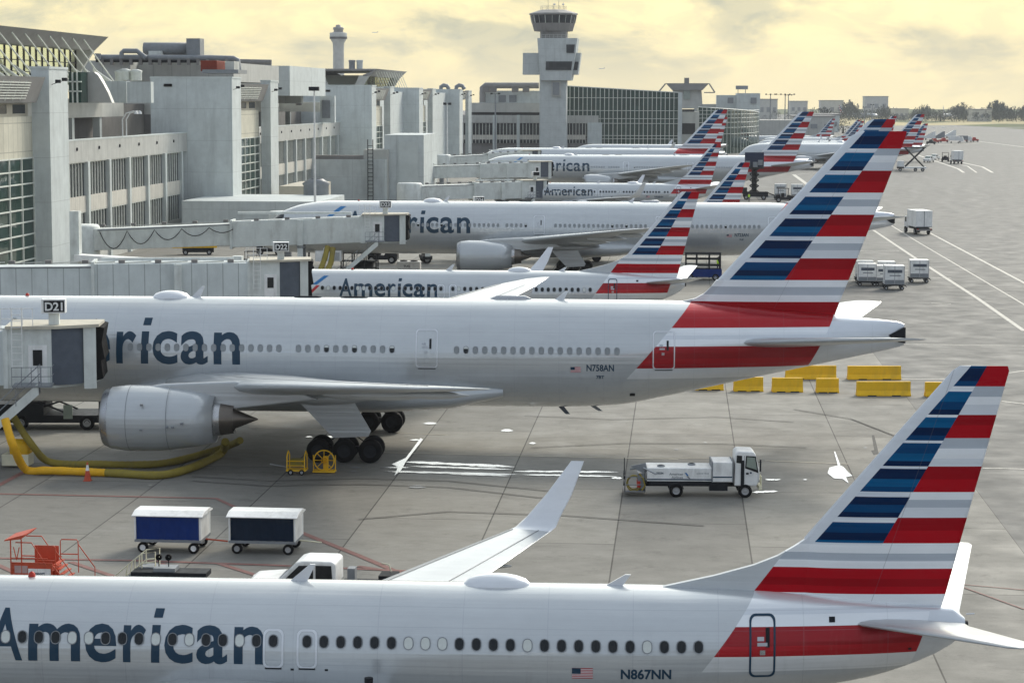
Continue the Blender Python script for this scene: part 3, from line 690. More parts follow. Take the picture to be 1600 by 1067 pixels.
# ---------------------------------------------------------------- markings on the ground
LN = [0]
def line(name, pix, w, m, z=.008, wob=0):
    pts = [gr(*p) for p in pix]; mb = MB(); LN[0] += 1; z += LN[0]*.0006
    L_, R_ = [], []
    for i, p in enumerate(pts):
        d = (pts[min(i+1, len(pts)-1)]-pts[max(i-1, 0)]).normalized(); n = Vector((-d.y, d.x, 0)); L_.append(p+n*w/2+Vector((0, 0, z))); R_.append(p-n*w/2+Vector((0, 0, z)))
    n = len(pts); mb.add(L_+R_, [(i, i+1, n+i+1, n+i) for i in range(n-1)], m); o = mb.build(name, fixn=False)
    if o.data.polygons[0].normal.z < 0: o.data.flip_normals()
    o['kind'] = 'structure'
gl, rl, yl = GM['line'], GM['redline'], GM['yline']
for pix, w in (([(1365, 360), (1440, 410), (1527, 466), (1600, 517)], .42), ([(1392, 352), (1427, 374), (1585, 467), (1640, 500)], .22), ([(1420, 346), (1445, 360), (1600, 442), (1650, 468)], .38),
               ([(1432, 242), (1462, 252), (1497, 264), (1506, 270)], .8), ([(1445, 246), (1512, 260), (1526, 270)], .5), ([(1470, 246), (1502, 254), (1535, 261), (1551, 270)], .8), ([(1527, 221), (1600, 230), (1700, 240)], .9), ([(1500, 218), (1527, 221)], .9),
               ([(1415, 538), (1600, 540.5), (1700, 542)], .25), ([(1405, 593), (1480, 592)], .3), ([(1565, 627), (1600, 631), (1680, 640)], .3), ([(1575, 583), (1640, 574)], .25), ([(1535, 731.5), (1600, 733), (1700, 735)], .22),
               ([(1340, 392), (1405, 392.5)], .35), ([(1454, 434), (1486, 435)], .4), ([(1455, 474), (1486, 475)], .35), ([(1240, 273), (1262, 289)], 1.0), ([(1245, 273), (1266, 271)], .4), ([(1190, 293), (1250, 292)], .4)):
    line('apron_marking', pix, w, gl)
for pix, w in (([(475, 704), (800, 712), (1060, 718)], .16), ([(1195, 720), (1325, 725)], .16), ([(960, 716), (1120, 716)], .12), ([(390, 668), (545, 673), (700, 680)], .12)): line('apron_marking', pix, w, yl)
for pix, w in (([(-40, 771), (200, 776), (338, 779), (366, 792)], .28), ([(-20, 768), (42, 735)], .34), ([(470, 832), (560, 868), (645, 904)], .34), ([(-20, 872), (210, 876), (420, 883), (700, 895)], .3), ([(110, 878), (190, 905)], .3), ([(250, 880), (330, 910)], .3), ([(340, 880), (410, 902)], .3), ([(-10, 880), (30, 898)], .3), ([(560, 885), (690, 905)], .3)): line('apron_marking', pix, w, rl)
for pix, w in (([(1500, 913), (1600, 922), (1700, 932)], .1), ([(1500, 916), (1600, 952)], .1)): line('apron_marking', pix, w, rl)
# puddles: shallow water that mirrors the bright sky
k = NT('standing_water'); k.b.inputs['Base Color'].default_value = (.45, .45, .45, 1); k.b.inputs['Roughness'].default_value = .14; k.b.inputs['Specular IOR Level'].default_value = 1.; k.b.inputs['IOR'].default_value = 2.6
WATER = k.m
def puddle(pix, label, z=.02):
    pts = [gr(*p) for p in pix]; mb = MB(); mb.add([Vector((p.x, p.y, z+LN[0]*.0003)) for p in pts], [list(range(len(pts)))], WATER); LN[0] += 1
    o = mb.build('puddle', fixn=False)
    if o.data.polygons[0].normal.z < 0: o.data.flip_normals()
    o['kind'] = 'structure'
def streak(x0, x1, y0, y1, h, n=26, seed=1):
    r = random.Random(seed); t, b = [], []
    for i in range(n+1):
        u = i/n; x = x0+(x1-x0)*u; y = y0+(y1-y0)*u; k_ = min(1, u*6, (1-u)*6)
        t.append((x, y-h*k_*(.5+.6*r.random()))); b.append((x, y+h*k_*(.4+.6*r.random())))
    puddle(t+b[::-1], '')
streak(628, 805, 722, 730, 2.4, seed=2); streak(640, 800, 729, 734, 1.4, seed=3); streak(598, 812, 737, 742, 1.6, seed=4); streak(800, 968, 737, 738, 1.5, seed=5); streak(812, 966, 742, 745, 1.3, seed=6); streak(700, 800, 741, 744, 1.2, seed=7)
streak(590, 640, 731, 731, .9, seed=8); streak(955, 972, 747, 748, 2, 8, seed=9); streak(1175, 1216, 770, 768, 1.6, 12, seed=10); streak(1195, 1220, 750, 750, 1.3, 8, seed=11)
puddle([(657, 685), (661, 687), (634, 722), (627, 735), (616, 744), (622, 730), (612, 726), (634, 716)], '')
puddle([(1296, 731), (1308, 728), (1311, 727), (1318, 730), (1325, 738), (1332, 744), (1322, 746), (1326, 756), (1317, 749), (1303, 748), (1293, 740)], '')
puddle([(1303, 706), (1305, 706), (1313, 727), (1309, 728)], '')
for x, y, w, h in ((672, 662, 10, 1.6), (792, 673, 9, 2), (832, 693, 5, 1.5), (652, 761, 12, 2.4), (515, 683, 12, 1.5), (483, 683, 5, 1), (649, 688, 8, 1.2), (555, 731, 9, 1.3), (553, 737, 5, .9), (1258, 750, 3, .8), (1102, 692, 2, .6), (1057, 703, 3, .7), (1352, 561 if 0 else 700, 2, .5), (230, 731, 9, 1), (235, 759, 3, 1.4)):
    puddle([(x+w*math.cos(a)*(1+.25*math.sin(3*a)), y+h*math.sin(a)) for a in [2*math.pi*i/14 for i in range(14)]], '')
# repair patches and stains in the concrete
PATCH = mat('dark_repair', (.07, .068, .065), .7, scale=3)
for pix in ([(1362, 680), (1366, 680), (1371, 700), (1373, 709), (1365, 711), (1361, 704), (1366, 703)],):
    sheet('apron_patch', [gr(*p) for p in pix], .012, PATCH)
SOIL = mat('oily_concrete', (.135, .128, .118), .75, scale=.5, var=.3)

# ---------------------------------------------------------------- terminal (main pier along the left)
TB = empty('terminal_building', (-80, 330, 0), 'long concrete airport terminal of tall blocks with glass walls and window bays between', 'building')
XF = -65.0
def blk(pl, pc, pr, ty, X0=-77., nm='concrete_pier'):
    Y0 = atX(pc, 200, XF).y; Y1 = atX(pr, 200, XF).y; X = at(pl, 200, Y0).x if X0 is None else X0; z = at(pc, ty, Y0).z
    mb = MB(); mb.box(X, XF, Y0, Y1, 0, z, MT['block']); mb.box(X-.05, XF+.08, Y0-.08, Y1+.05, z, z+.25, MT['bluecon'])
    if X0 is not None:
        for i in range(3): mb.box(X+2+i*.0, X+3.2, Y0-.1, Y0, z-1.2, z-.8, MT['dkcon'])
    return mb.build(nm, TB, True), Y0, Y1, z
def small_light(parent, x, y, z, world=True):
    mb = MB(); mb.bar((x, y, z), (x+1.1, y-.2, z+.35), .05, MT['dark'])
    for i in (0, 1): mb.box(x+.5+i*.7, x+1.0+i*.7, y-.5, y-.1, z+.15+.2*i, z+.5+.2*i, MT['dark'])
    mb.build('floodlight', parent, True)
PIER = []
for a in ((50, 78, 107, 108), (408, 423, 435, 128), (600, 610, 616, 137), (668, 676, 681, 140), (727, 732, 737, 143)): PIER.append(blk(*a, X0=None))
BLK = []
bz = atX(-60, 200, XF)
for a in ((236, 363, 377, 123), (523, 581, 588, 135), (616, 655, 661, 139), (681, 718, 723, 141)): BLK.append(blk(*a, nm='concrete_block'))
y0 = 196.; BLK.insert(0, (None, y0, y0+6, 22.6)); MB().box(-77, XF, y0, y0+6, 0, 22.6, MT['block']).build('concrete_block', TB, True)
for (o_, a, b, z) in PIER+BLK[1:]: small_light(TB, XF, a+1, z-1.6)
XG = -66.9
for i in range(5):
    ya, yb = BLK[i][2], PIER[i][1]
    mb = MB(); mb.box(XG-.3, XG, ya, yb, 0, 13.9, MT['gglass']); g = mb.build('glass_wall', TB, True)
    mb = MB(); n = max(2, int((yb-ya)/3.9))
    for j in range(n+1): y = ya+(yb-ya)*j/n; mb.box(XG-.1, XG+.16, y-.08, y+.08, 0, 13.9, MT['mullion'])
    z = 13.85
    while z > 0: mb.box(XG-.1, XG+.13, ya, yb, z-.07, z+.07, MT['mullion']); z -= 1.3
    mb.build('mullion', g, False)
    g.children[0].location = -TB.location if False else Vector((0, 0, 0))
    for v in g.children[0].data.vertices: v.co -= TB.location
    MB().box(XG-.3, XG+.02, ya, yb, 13.9, 18.1, MT['cladtan']).build('cladding', TB, True)
    MB().box(XG-2, XG-.4, ya, yb, 18.1, 19.6, MT['tan']).build('clerestory_wall', TB, True)
    mb = MB()
    for j in range(3): y = ya+(yb-ya)*(.15+.3*j); mb.box(XG-.45, XG-.36, y, y+(yb-ya)*.2, 18.4, 19.3, MT['wglass'])
    mb.build('clerestory_window', TB, True)
    mb = MB(); mb.prism([(XG-3, 22.1), (XG+1.9, 22.1), (XG+.9, 19.5), (XG-3, 19.3)], ya, yb-1.2, MT['roof']); cn = mb.build('canopy', TB, True)
    mb = MB(); y = ya+(yb-ya)*.1
    for q in range(7):
        zz = 19.9+q*.26; xo = XG+.9+(zz-19.5)*.385; mb.box(xo, xo+.14, ya+1, ya+(yb-ya)*.72, zz, zz+.09, MT['mullion'])
    for q in range(6): y = ya+1+(yb-ya-4)*.75*q/5; mb.bar((XG+1.0, y, 19.7), (XG+1.75, y, 21.7), .07, MT['mullion'])
    mb.build('louvre', TB, True)
# window wings between pier and next block
XW = -72.
for i in range(4):
    ya, yb = PIER[i][2], BLK[i+1][1]
    if i >= 2: continue
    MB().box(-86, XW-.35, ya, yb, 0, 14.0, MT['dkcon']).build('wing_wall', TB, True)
    mb = MB(); mb.box(XW-.5, XW+.3, ya, yb, 12.3, 14.9, MT['cladgrey']); mb.box(XW-.6, XW+.34, ya, yb, 14.9, 15.05, MT['bluecon']); mb.build('parapet', TB, True)
    y = yb-3.6
    while y > ya+6:
        mb = MB()
        for t_ in (5.,): mb.lathe([(XW+.28, .22), (XW+.42, .22), (XW+.4, .12)], MT['dark'], (0, y-t_, 13.9), 'x', 10)
        mb.build('scupper', TB, True)
        mb = MB(); mb.box(XW-.5, XW+.42, y-.45, y+.45, 0, 12.3, MT['bluecon']); mb.build('column', TB, True)
        for z0, z1 in ((8.2, 12.3), (2.7, 6.3)):
            mb = MB(); mb.box(XW-.3, XW-.15, y-9.6, y-.45, z0, z1, MT['wglass'])
            w = mb.build('window', TB, True)
            mb = MB()
            for j in range(1, 7): mb.box(XW-.16, XW-.02, y-9.6+9.15*j/7-.06, y-9.6+9.15*j/7+.06, z0, z1, MT['mullion'])
            mb.box(XW-.16, XW+.05, y-9.6, y-.45, z1-.12, z1, MT['mullion']); mb.build('window_frame', w)
            for v in w.children[0].data.vertices: v.co -= TB.location
        MB().box(XW-.34, XW+.1, y-9.55, y-.45, 6.3, 8.2, MT['spandrel']).build('spandrel', TB, True)
        MB().box(XW-.34, XW+.12, y-9.55, y-.45, 0, 2.7, MT['concrete']).build('plinth', TB, True)
        y -= 10
    # terrace: dark recess with columns, concrete band over it
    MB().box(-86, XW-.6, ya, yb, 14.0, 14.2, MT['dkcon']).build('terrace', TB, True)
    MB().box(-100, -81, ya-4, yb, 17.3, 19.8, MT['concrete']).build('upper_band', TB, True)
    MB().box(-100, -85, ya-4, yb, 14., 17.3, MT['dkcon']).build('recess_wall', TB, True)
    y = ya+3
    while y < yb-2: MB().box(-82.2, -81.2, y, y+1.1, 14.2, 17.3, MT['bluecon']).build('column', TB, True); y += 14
# blocks behind piers 3..5 to close gaps
for i in (2, 3): MB().box(-86, XF-4, PIER[i][2]-2, BLK[i+1][1], 0, 21.5, MT['block']).build('concrete_block', TB, True)
MB().box(-130, -86, 190, 680, 0, 19., MT['dkcon']).build('core_wall', TB, True)
# white plant rooms and curved shell above the first wing
def pbox(name, pl, pr, yt, yb_, Y, dep, m, parent=None, bevel=0):
    a = at(pl, yt, Y); b = at(pr, yb_, Y); mb = MB(); mb.box(a.x, b.x, Y, Y+dep, b.z, a.z, m); return mb.build(name, parent or TB, True, bevel=bevel)
pbox('plant_room', 156, 198, 127, 161, 285, 2, MT['block']); pbox('plant_room', 198, 236, 128, 161, 283, 1.5, MT['block'])
a = [at(*p, 262) for p in ((127, 113), (147, 113), (153, 118), (160, 129), (168, 144), (175, 161), (127, 161))]
MB().prism([(p.x, p.z) for p in a], 262, 263.2, MT['silver']).build('curved_roof', TB, True)
pbox('glass_wall', 107, 127, 113, 161, 259, 4, MT['gglass'])
mb = MB()
for y in (128, 143): q = at(107, y, 258.8); r_ = at(127, y, 258.8); mb.box(q.x, r_.x, 258.7, 259, q.z-.08, q.z+.08, MT['mullion'])
for x in (113, 120): q = at(x, 113, 258.8); r_ = at(x, 161, 258.8); mb.box(q.x-.07, q.x+.07, 258.7, 259, r_.z, q.z, MT['mullion'])
mb.build('mullion', TB, True)
pbox('penthouse_wall', 120, 204, 95, 128, 345, 20, MT['cladgrey']); pbox('penthouse_wall', 204, 365, 98, 128, 350, 40, MT['cladgrey']); pbox('penthouse_wall', 340, 453, 103, 150, 395, 40, MT['block'])
pbox('penthouse_wall', 380, 470, 124, 162, 430, 3, MT['cladgrey']); pbox('upper_band', 436, 500, 160, 175, 440, 12, MT['concrete']); pbox('plant_room', 500, 523, 150, 192, 436, 1.5, MT['block']); pbox('roller_door', 503, 516, 157, 185, 435.8, .2, MT['grey'])
pbox('rooftop_chiller', 313, 339, 95, 112, 330, 6, mat('rust_red_paint', (.20, .035, .02), .7), bevel=.1)
ch = pbox('chiller_frame', 316, 372, 109, 115, 329, 7, MT['grey']); pbox('exhaust_stack', 352, 366, 96, 114, 331, 4, MT['concrete']); pbox('duct', 232, 252, 80, 88, 345, 6, MT['offwhite'])
mb = MB(); a = at(217, 76, 344); mb.lathe([(0, .2), (.1, 1.0), (7.5, 1.0), (7.7, .2)], MT['grey'], (a.x, 347, a.z), 'x', 16); mb.box(a.x+7.4, a.x+9.6, 345, 348, a.z-1, a.z+1.6, MT['grey']); mb.build('duct', TB, True)
mb = MB()
def P(px, py, Y): return at(px, py, Y)
pipe = MT['grey']
mb.tube([P(153, 84, 343), P(153, 93, 343)], .5, pipe, 8); mb.tube([P(155, 90, 344), P(330, 91, 344), P(365, 92, 344), P(371, 94, 344), P(373, 110, 344)], .45, pipe, 8); mb.build('roof_pipe', TB, True)
mb = MB(); mb.tube([P(190, 92, 343), P(190, 83, 343), P(193, 80, 343), P(214, 80, 343), P(219, 84, 343), P(228, 91, 343)], .38, pipe, 8); mb.build('roof_pipe', TB, True)
mb = MB(); mb.tube([P(150, 95, 344), P(310, 96, 344)], .3, MT['dark'], 6); mb.tube([P(375, 97, 392), P(424, 98, 392)], .5, MT['dkcon'], 8); mb.tube([P(383, 103, 392), P(424, 103, 392)], .35, pipe, 8); mb.build('roof_pipe', TB, True)
for i in range(14): q = P(160+i*15, 90, 344); MB().box(q.x-.25, q.x+.25, 343.6, 344.4, q.z-1.2, q.z, MT['dkcon']).build('pipe_support', TB, True)
mb = MB(); mb.tube([P(455, 115, 436), P(474, 111, 436), P(476, 130, 436)], .7, pipe, 8); mb.tube([P(460, 120, 436), P(480, 122, 436)], .9, MT['dkcon'], 8); mb.tube([P(455, 131, 436), P(482, 131, 436)], .7, pipe, 8); mb.tube([P(467, 132, 436), P(467, 165, 436)], .6, MT['dkcon'], 8); mb.build('roof_pipe', TB, True)
for px, py in ((177, 123), (201, 122), (183, 121)): q = at(px, py+4, 286); MB().lathe([(0, .8), (1., .8), (1.3, .9), (1.5, .3)], MT['mullion'], (q.x, 290, q.z), 'z', 10).build('roof_vent', TB, True)
for px in (689, 713): q = at(px, 141, 645); MB().tube([q, q+Vector((0, 0, .9)), q+Vector((.8, 0, 1.4)), q+Vector((1.8, 0, 1.2)), q+Vector((2.4, 0, .2))], .6, pipe, 8).build('roof_vent', TB, True)
# gooseneck lamps on the parapet
for px in (194, 200):
    q = atX(px, 211, XW); mb = MB(); mb.tube([(XW-.2, q.y, 15), (XW-.2, q.y, 17.2), (XW+.3, q.y, 18), (XW+1.4, q.y, 18.3)], .09, MT['white'], 6); mb.lathe([(-.3, .3), (0, .22), (.15, .05)], MT['white'], (XW+1.6, q.y, 18.2), 'z', 8); mb.build('gooseneck_lamp', TB, True)
# clear glazing of the roof lanterns
k = NT('clear_glazing'); tr = k.n('ShaderNodeBsdfTransparent'); tr.inputs[0].default_value = (.93, .97, .86, 1); gl_ = k.n('ShaderNodeBsdfGlossy'); gl_.inputs['Roughness'].default_value = .1; gl_.inputs[0].default_value = (.8, .85, .8, 1)
mxs = k.n('ShaderNodeMixShader'); mxs.inputs[0].default_value = .12; k.l(tr.outputs[0], mxs.inputs[1]); k.l(gl_.outputs[0], mxs.inputs[2]); k.l(mxs.outputs[0], k.t.nodes['Material Output'].inputs[0]); CLEAR = k.m
def lantern(ya, yb, ztop, Xr=-78., Xl=-99., front=False):
    mb = MB(); mb.prism([(Xr, ztop), (Xr-1.9, ztop-1.8), (Xr-3.5, ztop-1.9), (Xr-3.7, ztop-1.6), (Xr-1, ztop-.5), (Xl+1, ztop-.5), (Xl+3.7, ztop-1.6), (Xl+3.5, ztop-1.9), (Xl+1.9, ztop-1.8), (Xl, ztop)], ya, yb, MT['roof']); r_ = mb.build('lantern_roof', TB, True)
    for xs in (Xr-3.4, Xl+3.4):
        g = MB().box(xs-.05, xs+.05, ya+8, yb-4, ztop-6.5, ztop-1.9, CLEAR).build('lantern_glazing', TB, True)
        mb = MB(); y = ya+8
        while y < yb-3.5: mb.box(xs-.12, xs+.12, y-.09, y+.09, ztop-6.5, ztop-1.7, MT['dark']); y += 2.6
        for zz in (3.6, 5.): mb.box(xs-.1, xs+.1, ya+8, yb-4, ztop-zz-.05, ztop-zz+.05, MT['dark'])
        o = mb.build('lantern_mullion', g)
        for v in o.data.vertices: v.co -= TB.location
    # solid gable ends, flaring out
    for y0_, y1_ in ((ya, ya+.8), (yb-.8, yb)):
        mb = MB()
        mb.prism([(Xr-1.9, ztop-1.8), (Xr-5.2, ztop-6.9), (Xr-7.0, ztop-6.9), (Xr-4.6, ztop-1.7)], y0_, y1_, MT['concrete'])
        mb.prism([(Xl+1.9, ztop-1.8), (Xl+5.2, ztop-6.9), (Xl+8.0, ztop-6.9), (Xl+5.6, ztop-1.7)], y0_, y1_, MT['concrete'])
        if front and y0_ == ya: mb.prism([(Xl+5.6, ztop-1.9), (Xl+8, ztop-6.9), (Xl+9.6, ztop-6.9), (Xl+7.4, ztop-1.9)], y0_+.1, y1_-.1, MT['concrete'])
        mb.build('lantern_frame', TB, True)
    # curb and raking struts
    MB().box(Xr-4, Xr+.6, ya+2, yb+8, ztop-7.2, ztop-6.6, MT['mullion']).build('strut_beam', TB, True)
    y = ya+2
    while y < yb-6:
        mb = MB(); mb.tube([(Xr-.6, y, ztop-.6), (Xr+.2, y+13.5, ztop-6.5)], .1, MT['mullion'], 6)
        mb.tube([(Xr+.2, y+13.5, ztop-6.6), (Xr-1.2, y+12.2, ztop-5.4), (Xr-2.8, y+12.8, ztop-4.4)], .22, MT['mullion'], 6); mb.build('strut', TB, True); y += 5.2
lantern(216, 296, 28.2); lantern(561, 623, 27.4, front=True)
pbox('lantern_drum', 500, 570, 118, 140, 585, 20, MT['concrete'])
for px in (594-49+2, 558-1): pass
for px, m_ in ((550, 'grey'), (562, 'block')): q = at(px, 107, 600); MB().lathe([(-1, .85), (1.6, .85), (1.9, 1.0), (2.2, .9)], MT[m_], (q.x, 600, q.z), 'z', 14).build('exhaust_stack', TB, True)
# low annex in front of block two, with the loading wall of the gates beyond it
AX = empty('gate_annex', (-60, 330, 0), 'low pale concrete annex in front of the second tall terminal block', 'building')
c0 = at(285, 314, 300)
def abox(nm, px0, px1, yt, Y, dep, m, zb=0):
    a = at(px0, yt, Y); b = at(px1, yt, Y); mb = MB(); mb.box(a.x, b.x, Y, Y+dep, zb, a.z, m); return mb.build(nm, AX, True)
abox('annex_wall', 284, 500, 314, 300, 22, MT['block']); abox('annex_wall', 436, 602, 249, 425, 26, MT['block']); abox('annex_wall', 600, 662, 211, 430, 24, MT['block']); abox('annex_wall', 436, 484, 291, 330, 20, MT['tan'])
mb = MB(); a = at(575, 232, 424)
for i in range(14): mb.box(a.x, a.x+1., 423.4, 424, 1+i*.75, 1.1+i*.75, MT['dark'])
for xx in (0, 1.): mb.box(a.x+xx-.05, a.x+xx+.05, 423.4, 424, 0, 12, MT['dark'])
mb.build('wall_ladder', AX, True)
abox('parapet', 486, 567, 243, 426, 3, MT['dkcon']); abox('roof_hatch', 568, 605, 234, 427, 8, MT['concrete'])
a = at(622, 222, 430); MB().box(a.x, a.x+4, 429.8, 430, 0, a.z, MT['bluecon']).build('service_door', AX, True)
mb = MB(); q = at(494, 290, 322); mb.lathe([(0, 1.9), (q.z, 1.9), (q.z+.3, 2.1), (q.z+1, 1.)], MT['grey'], (q.x, 322, 0), 'z', 20); mb.build('rotunda', AX, True)

# ---------------------------------------------------------------- cross concourse behind, old control tower
YC = 735.
CB = empty('concourse_building', (0, YC, 0), 'grey concourse with long dark window rows facing the camera behind the parked jets', 'building')
def cbox(nm, px0, px1, yt, yb_, Y, dep, m, root=None):
    a = at(px0, yt, Y); b = at(px1, yb_, Y); mb = MB(); mb.box(a.x, b.x, Y, Y+dep, b.z if yb_ else 0, a.z, m); return mb.build(nm, root or CB, True)
cbox('wall', 700, 890, 180, 250, YC+.6, 25, MT['dkcon']); cbox('parapet', 700, 935, 180, 193, YC-.6, 1.2, MT['cladgrey'])
for i, (px, x1) in enumerate(((700, 736), (738, 770), (776, 807.5), (812, 843), (885, 915))):
    for yt, yb_ in ((193, 211), (218.5, 224)):
        w = cbox('window', px, x1, yt, yb_, YC-.1, .3, MT['wglass'])
        v = [q.co for q in w.data.vertices]; x0_, x1_ = min(q.x for q in v), max(q.x for q in v); z0_, z1_ = min(q.z for q in v), max(q.z for q in v)
        mb = MB(); n = 6
        for j in range(n+1): xx = x0_+(x1_-x0_)*j/n; mb.box(xx-.09, xx+.09, -.28, -.1, z0_, z1_, MT['mullion'])
        mb.build('window_frame', w)
    cbox('spandrel', px, x1, 211, 218.5, YC-.3, .5, MT['spandrel'])
for px, x1 in ((770, 776), (807.5, 812), (843, 847)): cbox('column', px, x1, 180, 240, YC-.9, .6, MT['bluecon'])
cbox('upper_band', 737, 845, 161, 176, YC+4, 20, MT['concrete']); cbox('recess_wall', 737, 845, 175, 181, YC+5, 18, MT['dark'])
pr_ = cbox('plant_room', 749, 845, 142, 162, YC+10, 12, MT['block'])
for px in (779, 795.5): cbox('louvre', px, px+11.5, 149, 160, YC+9.8, .3, MT['grey'])
mb = MB(); mb.tube([P(754, 160, YC+8), P(754, 137, YC+8), P(758, 134, YC+8), P(842, 134, YC+8)], 1., MT['roof'], 8)
for px in (760, 771, 805, 822): q = P(px, 138, YC+8); mb.box(q.x-1.1, q.x+1.1, YC+7, YC+9, q.z-1.4, q.z+.4, MT['dkcon'])
mb.build('roof_pipe', CB, True)
cbox('wall', 918, 940, 192, 225, YC-.8, 6, MT['block']); cbox('wall', 890, 935, 218, 240, YC, 20, MT['dkcon'])
# dark green glass hall with falling roof line
def glasshall(nm, lab, pts_top, yb_, Y, dep, nx, rows, root_loc):
    root = empty(nm, root_loc, lab, 'building')
    tops = [at(px, py, YY) for px, py, YY in pts_top]
    zb = at(pts_top[0][0], yb_, Y).z
    mb = MB(); n = len(tops)
    vs = [Vector((p.x, p.y, 0)) for p in tops]+[p.copy() for p in tops]+[Vector((p.x, p.y+dep, 0)) for p in tops]+[p+Vector((0, dep, 0)) for p in tops]
    fs = [(i, i+1, n+i+1, n+i) for i in range(n-1)]+[(2*n+i, 3*n+i, 3*n+i+1, 2*n+i+1) for i in range(n-1)]+[(n+i, n+i+1, 3*n+i+1, 3*n+i) for i in range(n-1)]+[(0, n, 3*n, 2*n), (n-1, 3*n-1, 4*n-1, 2*n-1)]
    mb.add(vs, fs, MT['gglass']); g = mb.build('glass_wall', root, True)
    mb = MB()
    def lerp(u):
        u *= n-1; i = min(int(u), n-2); return tops[i].lerp(tops[i+1], u-i)
    for j in range(nx+1): p = lerp(j/nx); mb.box(p.x-.11, p.x+.11, p.y-.25, p.y+.05, 0, p.z, MT['mullion'])
    for r_ in rows:
        zz = at(pts_top[0][0], r_, Y).z
        for i in range(n-1):
            a, b = tops[i], tops[i+1]; mb.bar((a.x, a.y-.15, zz), (b.x, b.y-.15, zz), .13, MT['mullion'])
    for i in range(n-1): mb.bar(tops[i]+Vector((0, -.15, .1)), tops[i+1]+Vector((0, -.15, .1)), .22, MT['mullion'])
    o = mb.build('mullion', g)
    for v in o.data.vertices: v.co -= root.location
    return root
glasshall('glass_hall', 'dark green glass hall with falling roof line beside the old control tower', [(884, 135, YC+3), (1060, 145.5, YC+3)], 225, YC, 40, 26, (153, 173, 185.5, 193, 212, 217), (0, YC, 0))
cv = [(1091+95*math.sin(R(90)*i/8), 168+i*1.1, 800+70*(1-math.cos(R(90)*i/8))) for i in range(9)]
glasshall('curved_glass_hall', 'curved dark green glass hall right of the taller glass hall', cv, 225, 800, 30, 22, (173, 179, 185, 192, 200, 210), (20, 800, 0))
cbox('end_wall', 1060, 1065, 145, 230, YC+2, 42, MT['block']); cbox('link_wall', 1065, 1092, 175, 230, YC+30, 10, MT['concrete']); cbox('link_window', 1066, 1085, 171, 175, YC+29.8, .3, MT['wglass']); cbox('link_window', 1066, 1086, 193, 210, YC+29.8, .3, MT['dark'])
# hipped-roof lantern building behind the glass
HB = empty('roof_pavilion', (30, 900, 0), 'grey pavilion with flaring roof and short chimney behind the glass halls', 'building')
pts = [at(x, y, 900) for x, y in ((1040, 130.5), (1108, 130.5), (1098, 141), (1050, 141))]; MB().prism([(p.x, p.z) for p in pts], 900, 930, MT['roof']).build('roof', HB, True)
pts = [at(x, y, 902) for x, y in ((1051, 140), (1096, 140), (1098, 170), (1052, 170))]; MB().prism([(p.x, p.z) for p in pts], 902, 928, MT['concrete']).build('wall', HB, True)
mb = MB(); mb.bar(at(1040, 131, 899), at(1030, 143, 899), .4, MT['roof']); mb.bar(at(1108, 131, 899), at(1117, 145, 899), .4, MT['roof']); mb.bar(at(1117, 145, 899), at(1100, 145, 899), .3, MT['roof']); mb.build('strut', HB, True)
q = at(1073, 122, 905); MB().box(q.x-1, q.x+1, 905, 908, q.z-3, q.z, MT['dkcon']).build('chimney', HB, True)
q = at(1068, 140, 901.5); MB().box(q.x, q.x+2.6, 901.4, 901.9, q.z-4, q.z, MT['cabglass']).build('window', HB, True)
WB = empty('service_building', (60, 950, 0), 'white blocky service building with a rooftop radar behind the curved glass hall', 'building')
for a in ((1120, 1152, 149, 200, 950, 20, 'block'), (1152, 1187, 146, 200, 940, 30, 'block'), (1187, 1240, 188, 215, 930, 20, 'cladgrey'), (1085, 1120, 163, 200, 960, 12, 'concrete')): cbox('wall', *a[:6], MT[a[6]], root=WB)
for px in (1137, 1173): cbox('louvre', px, px+9, 153, 162, 939.5, .4, MT['grey'], root=WB)
q = at(1159, 146, 950); mb = MB()
for dx in (-1.6, 1.6): mb.bar((q.x+dx, 950, q.z), (q.x+dx, 950, q.z+3), .2, MT['grey'])
mb.box(q.x-2.6, q.x+2.6, 949, 951, q.z+1.6, q.z+3.2, MT['grey']); mb.build('radar_antenna', WB, True)

# old control tower
YT = 720.
TW = empty('control_tower', tuple(Vector((at(864, 200, YT).x, YT+5, 0))), 'grey concrete control tower with flared cab and stacked boxes beside the glass hall', 'control tower')
def tb(nm, poly, Y, dep, m, par=None):
    pts = [at(x, y, Y) for x, y in poly]; o = MB().prism([(p.x, p.z) for p in pts], Y, Y+dep, m).build(nm, None)
    for v in o.data.vertices: v.co -= TW.location
    o.parent = par or TW; return o
tb('shaft', [(843, 118), (884.5, 118), (884.5, 260), (843, 260)], YT, 9, MT['tower'])
tb('tower_box', [(839.5, 60), (902, 60), (898, 94), (892, 126), (844, 126)], YT-2, 14, MT['tower'])
tb('side_box', [(817, 83), (841, 83), (843, 117), (816.5, 117)], YT+1, 8, MT['tower'])
tb('side_box', [(896, 83), (907.5, 83), (903, 117), (893, 117)], YT+1, 8, MT['tower'])
tb('window_band', [(853, 96.5), (894, 96.5), (892.5, 110), (852.5, 110)], YT-2.3, .5, MT['wglass']); tb('window_band', [(885, 70), (898, 70), (896.5, 83), (885, 83)], YT-2.3, .5, MT['wglass'])
tb('window_band', [(896, 97), (904, 97), (902, 110), (894.5, 110)], YT+.8, .4, MT['wglass'])
tb('collar', [(844, 49), (885, 49), (885, 61), (844, 61)], YT, 9, MT['dkcon'])
tb('hoist_box', [(861.5, 127), (876, 127), (876, 151), (861.5, 151)], YT-.9, 1, MT['cladgrey'])
tb('hoist_door', [(863.5, 129), (874, 129), (874, 148.5), (863.5, 148.5)], YT-1.1, .25, MT['grey'])
c = at(864.5, 100, YT+5); cx_, s_ = c.x, (YT+5)/3430
def zof(py): return at(864.5, py, YT+5).z
def ringz(py, rpx): return (zof(py), rpx*s_)
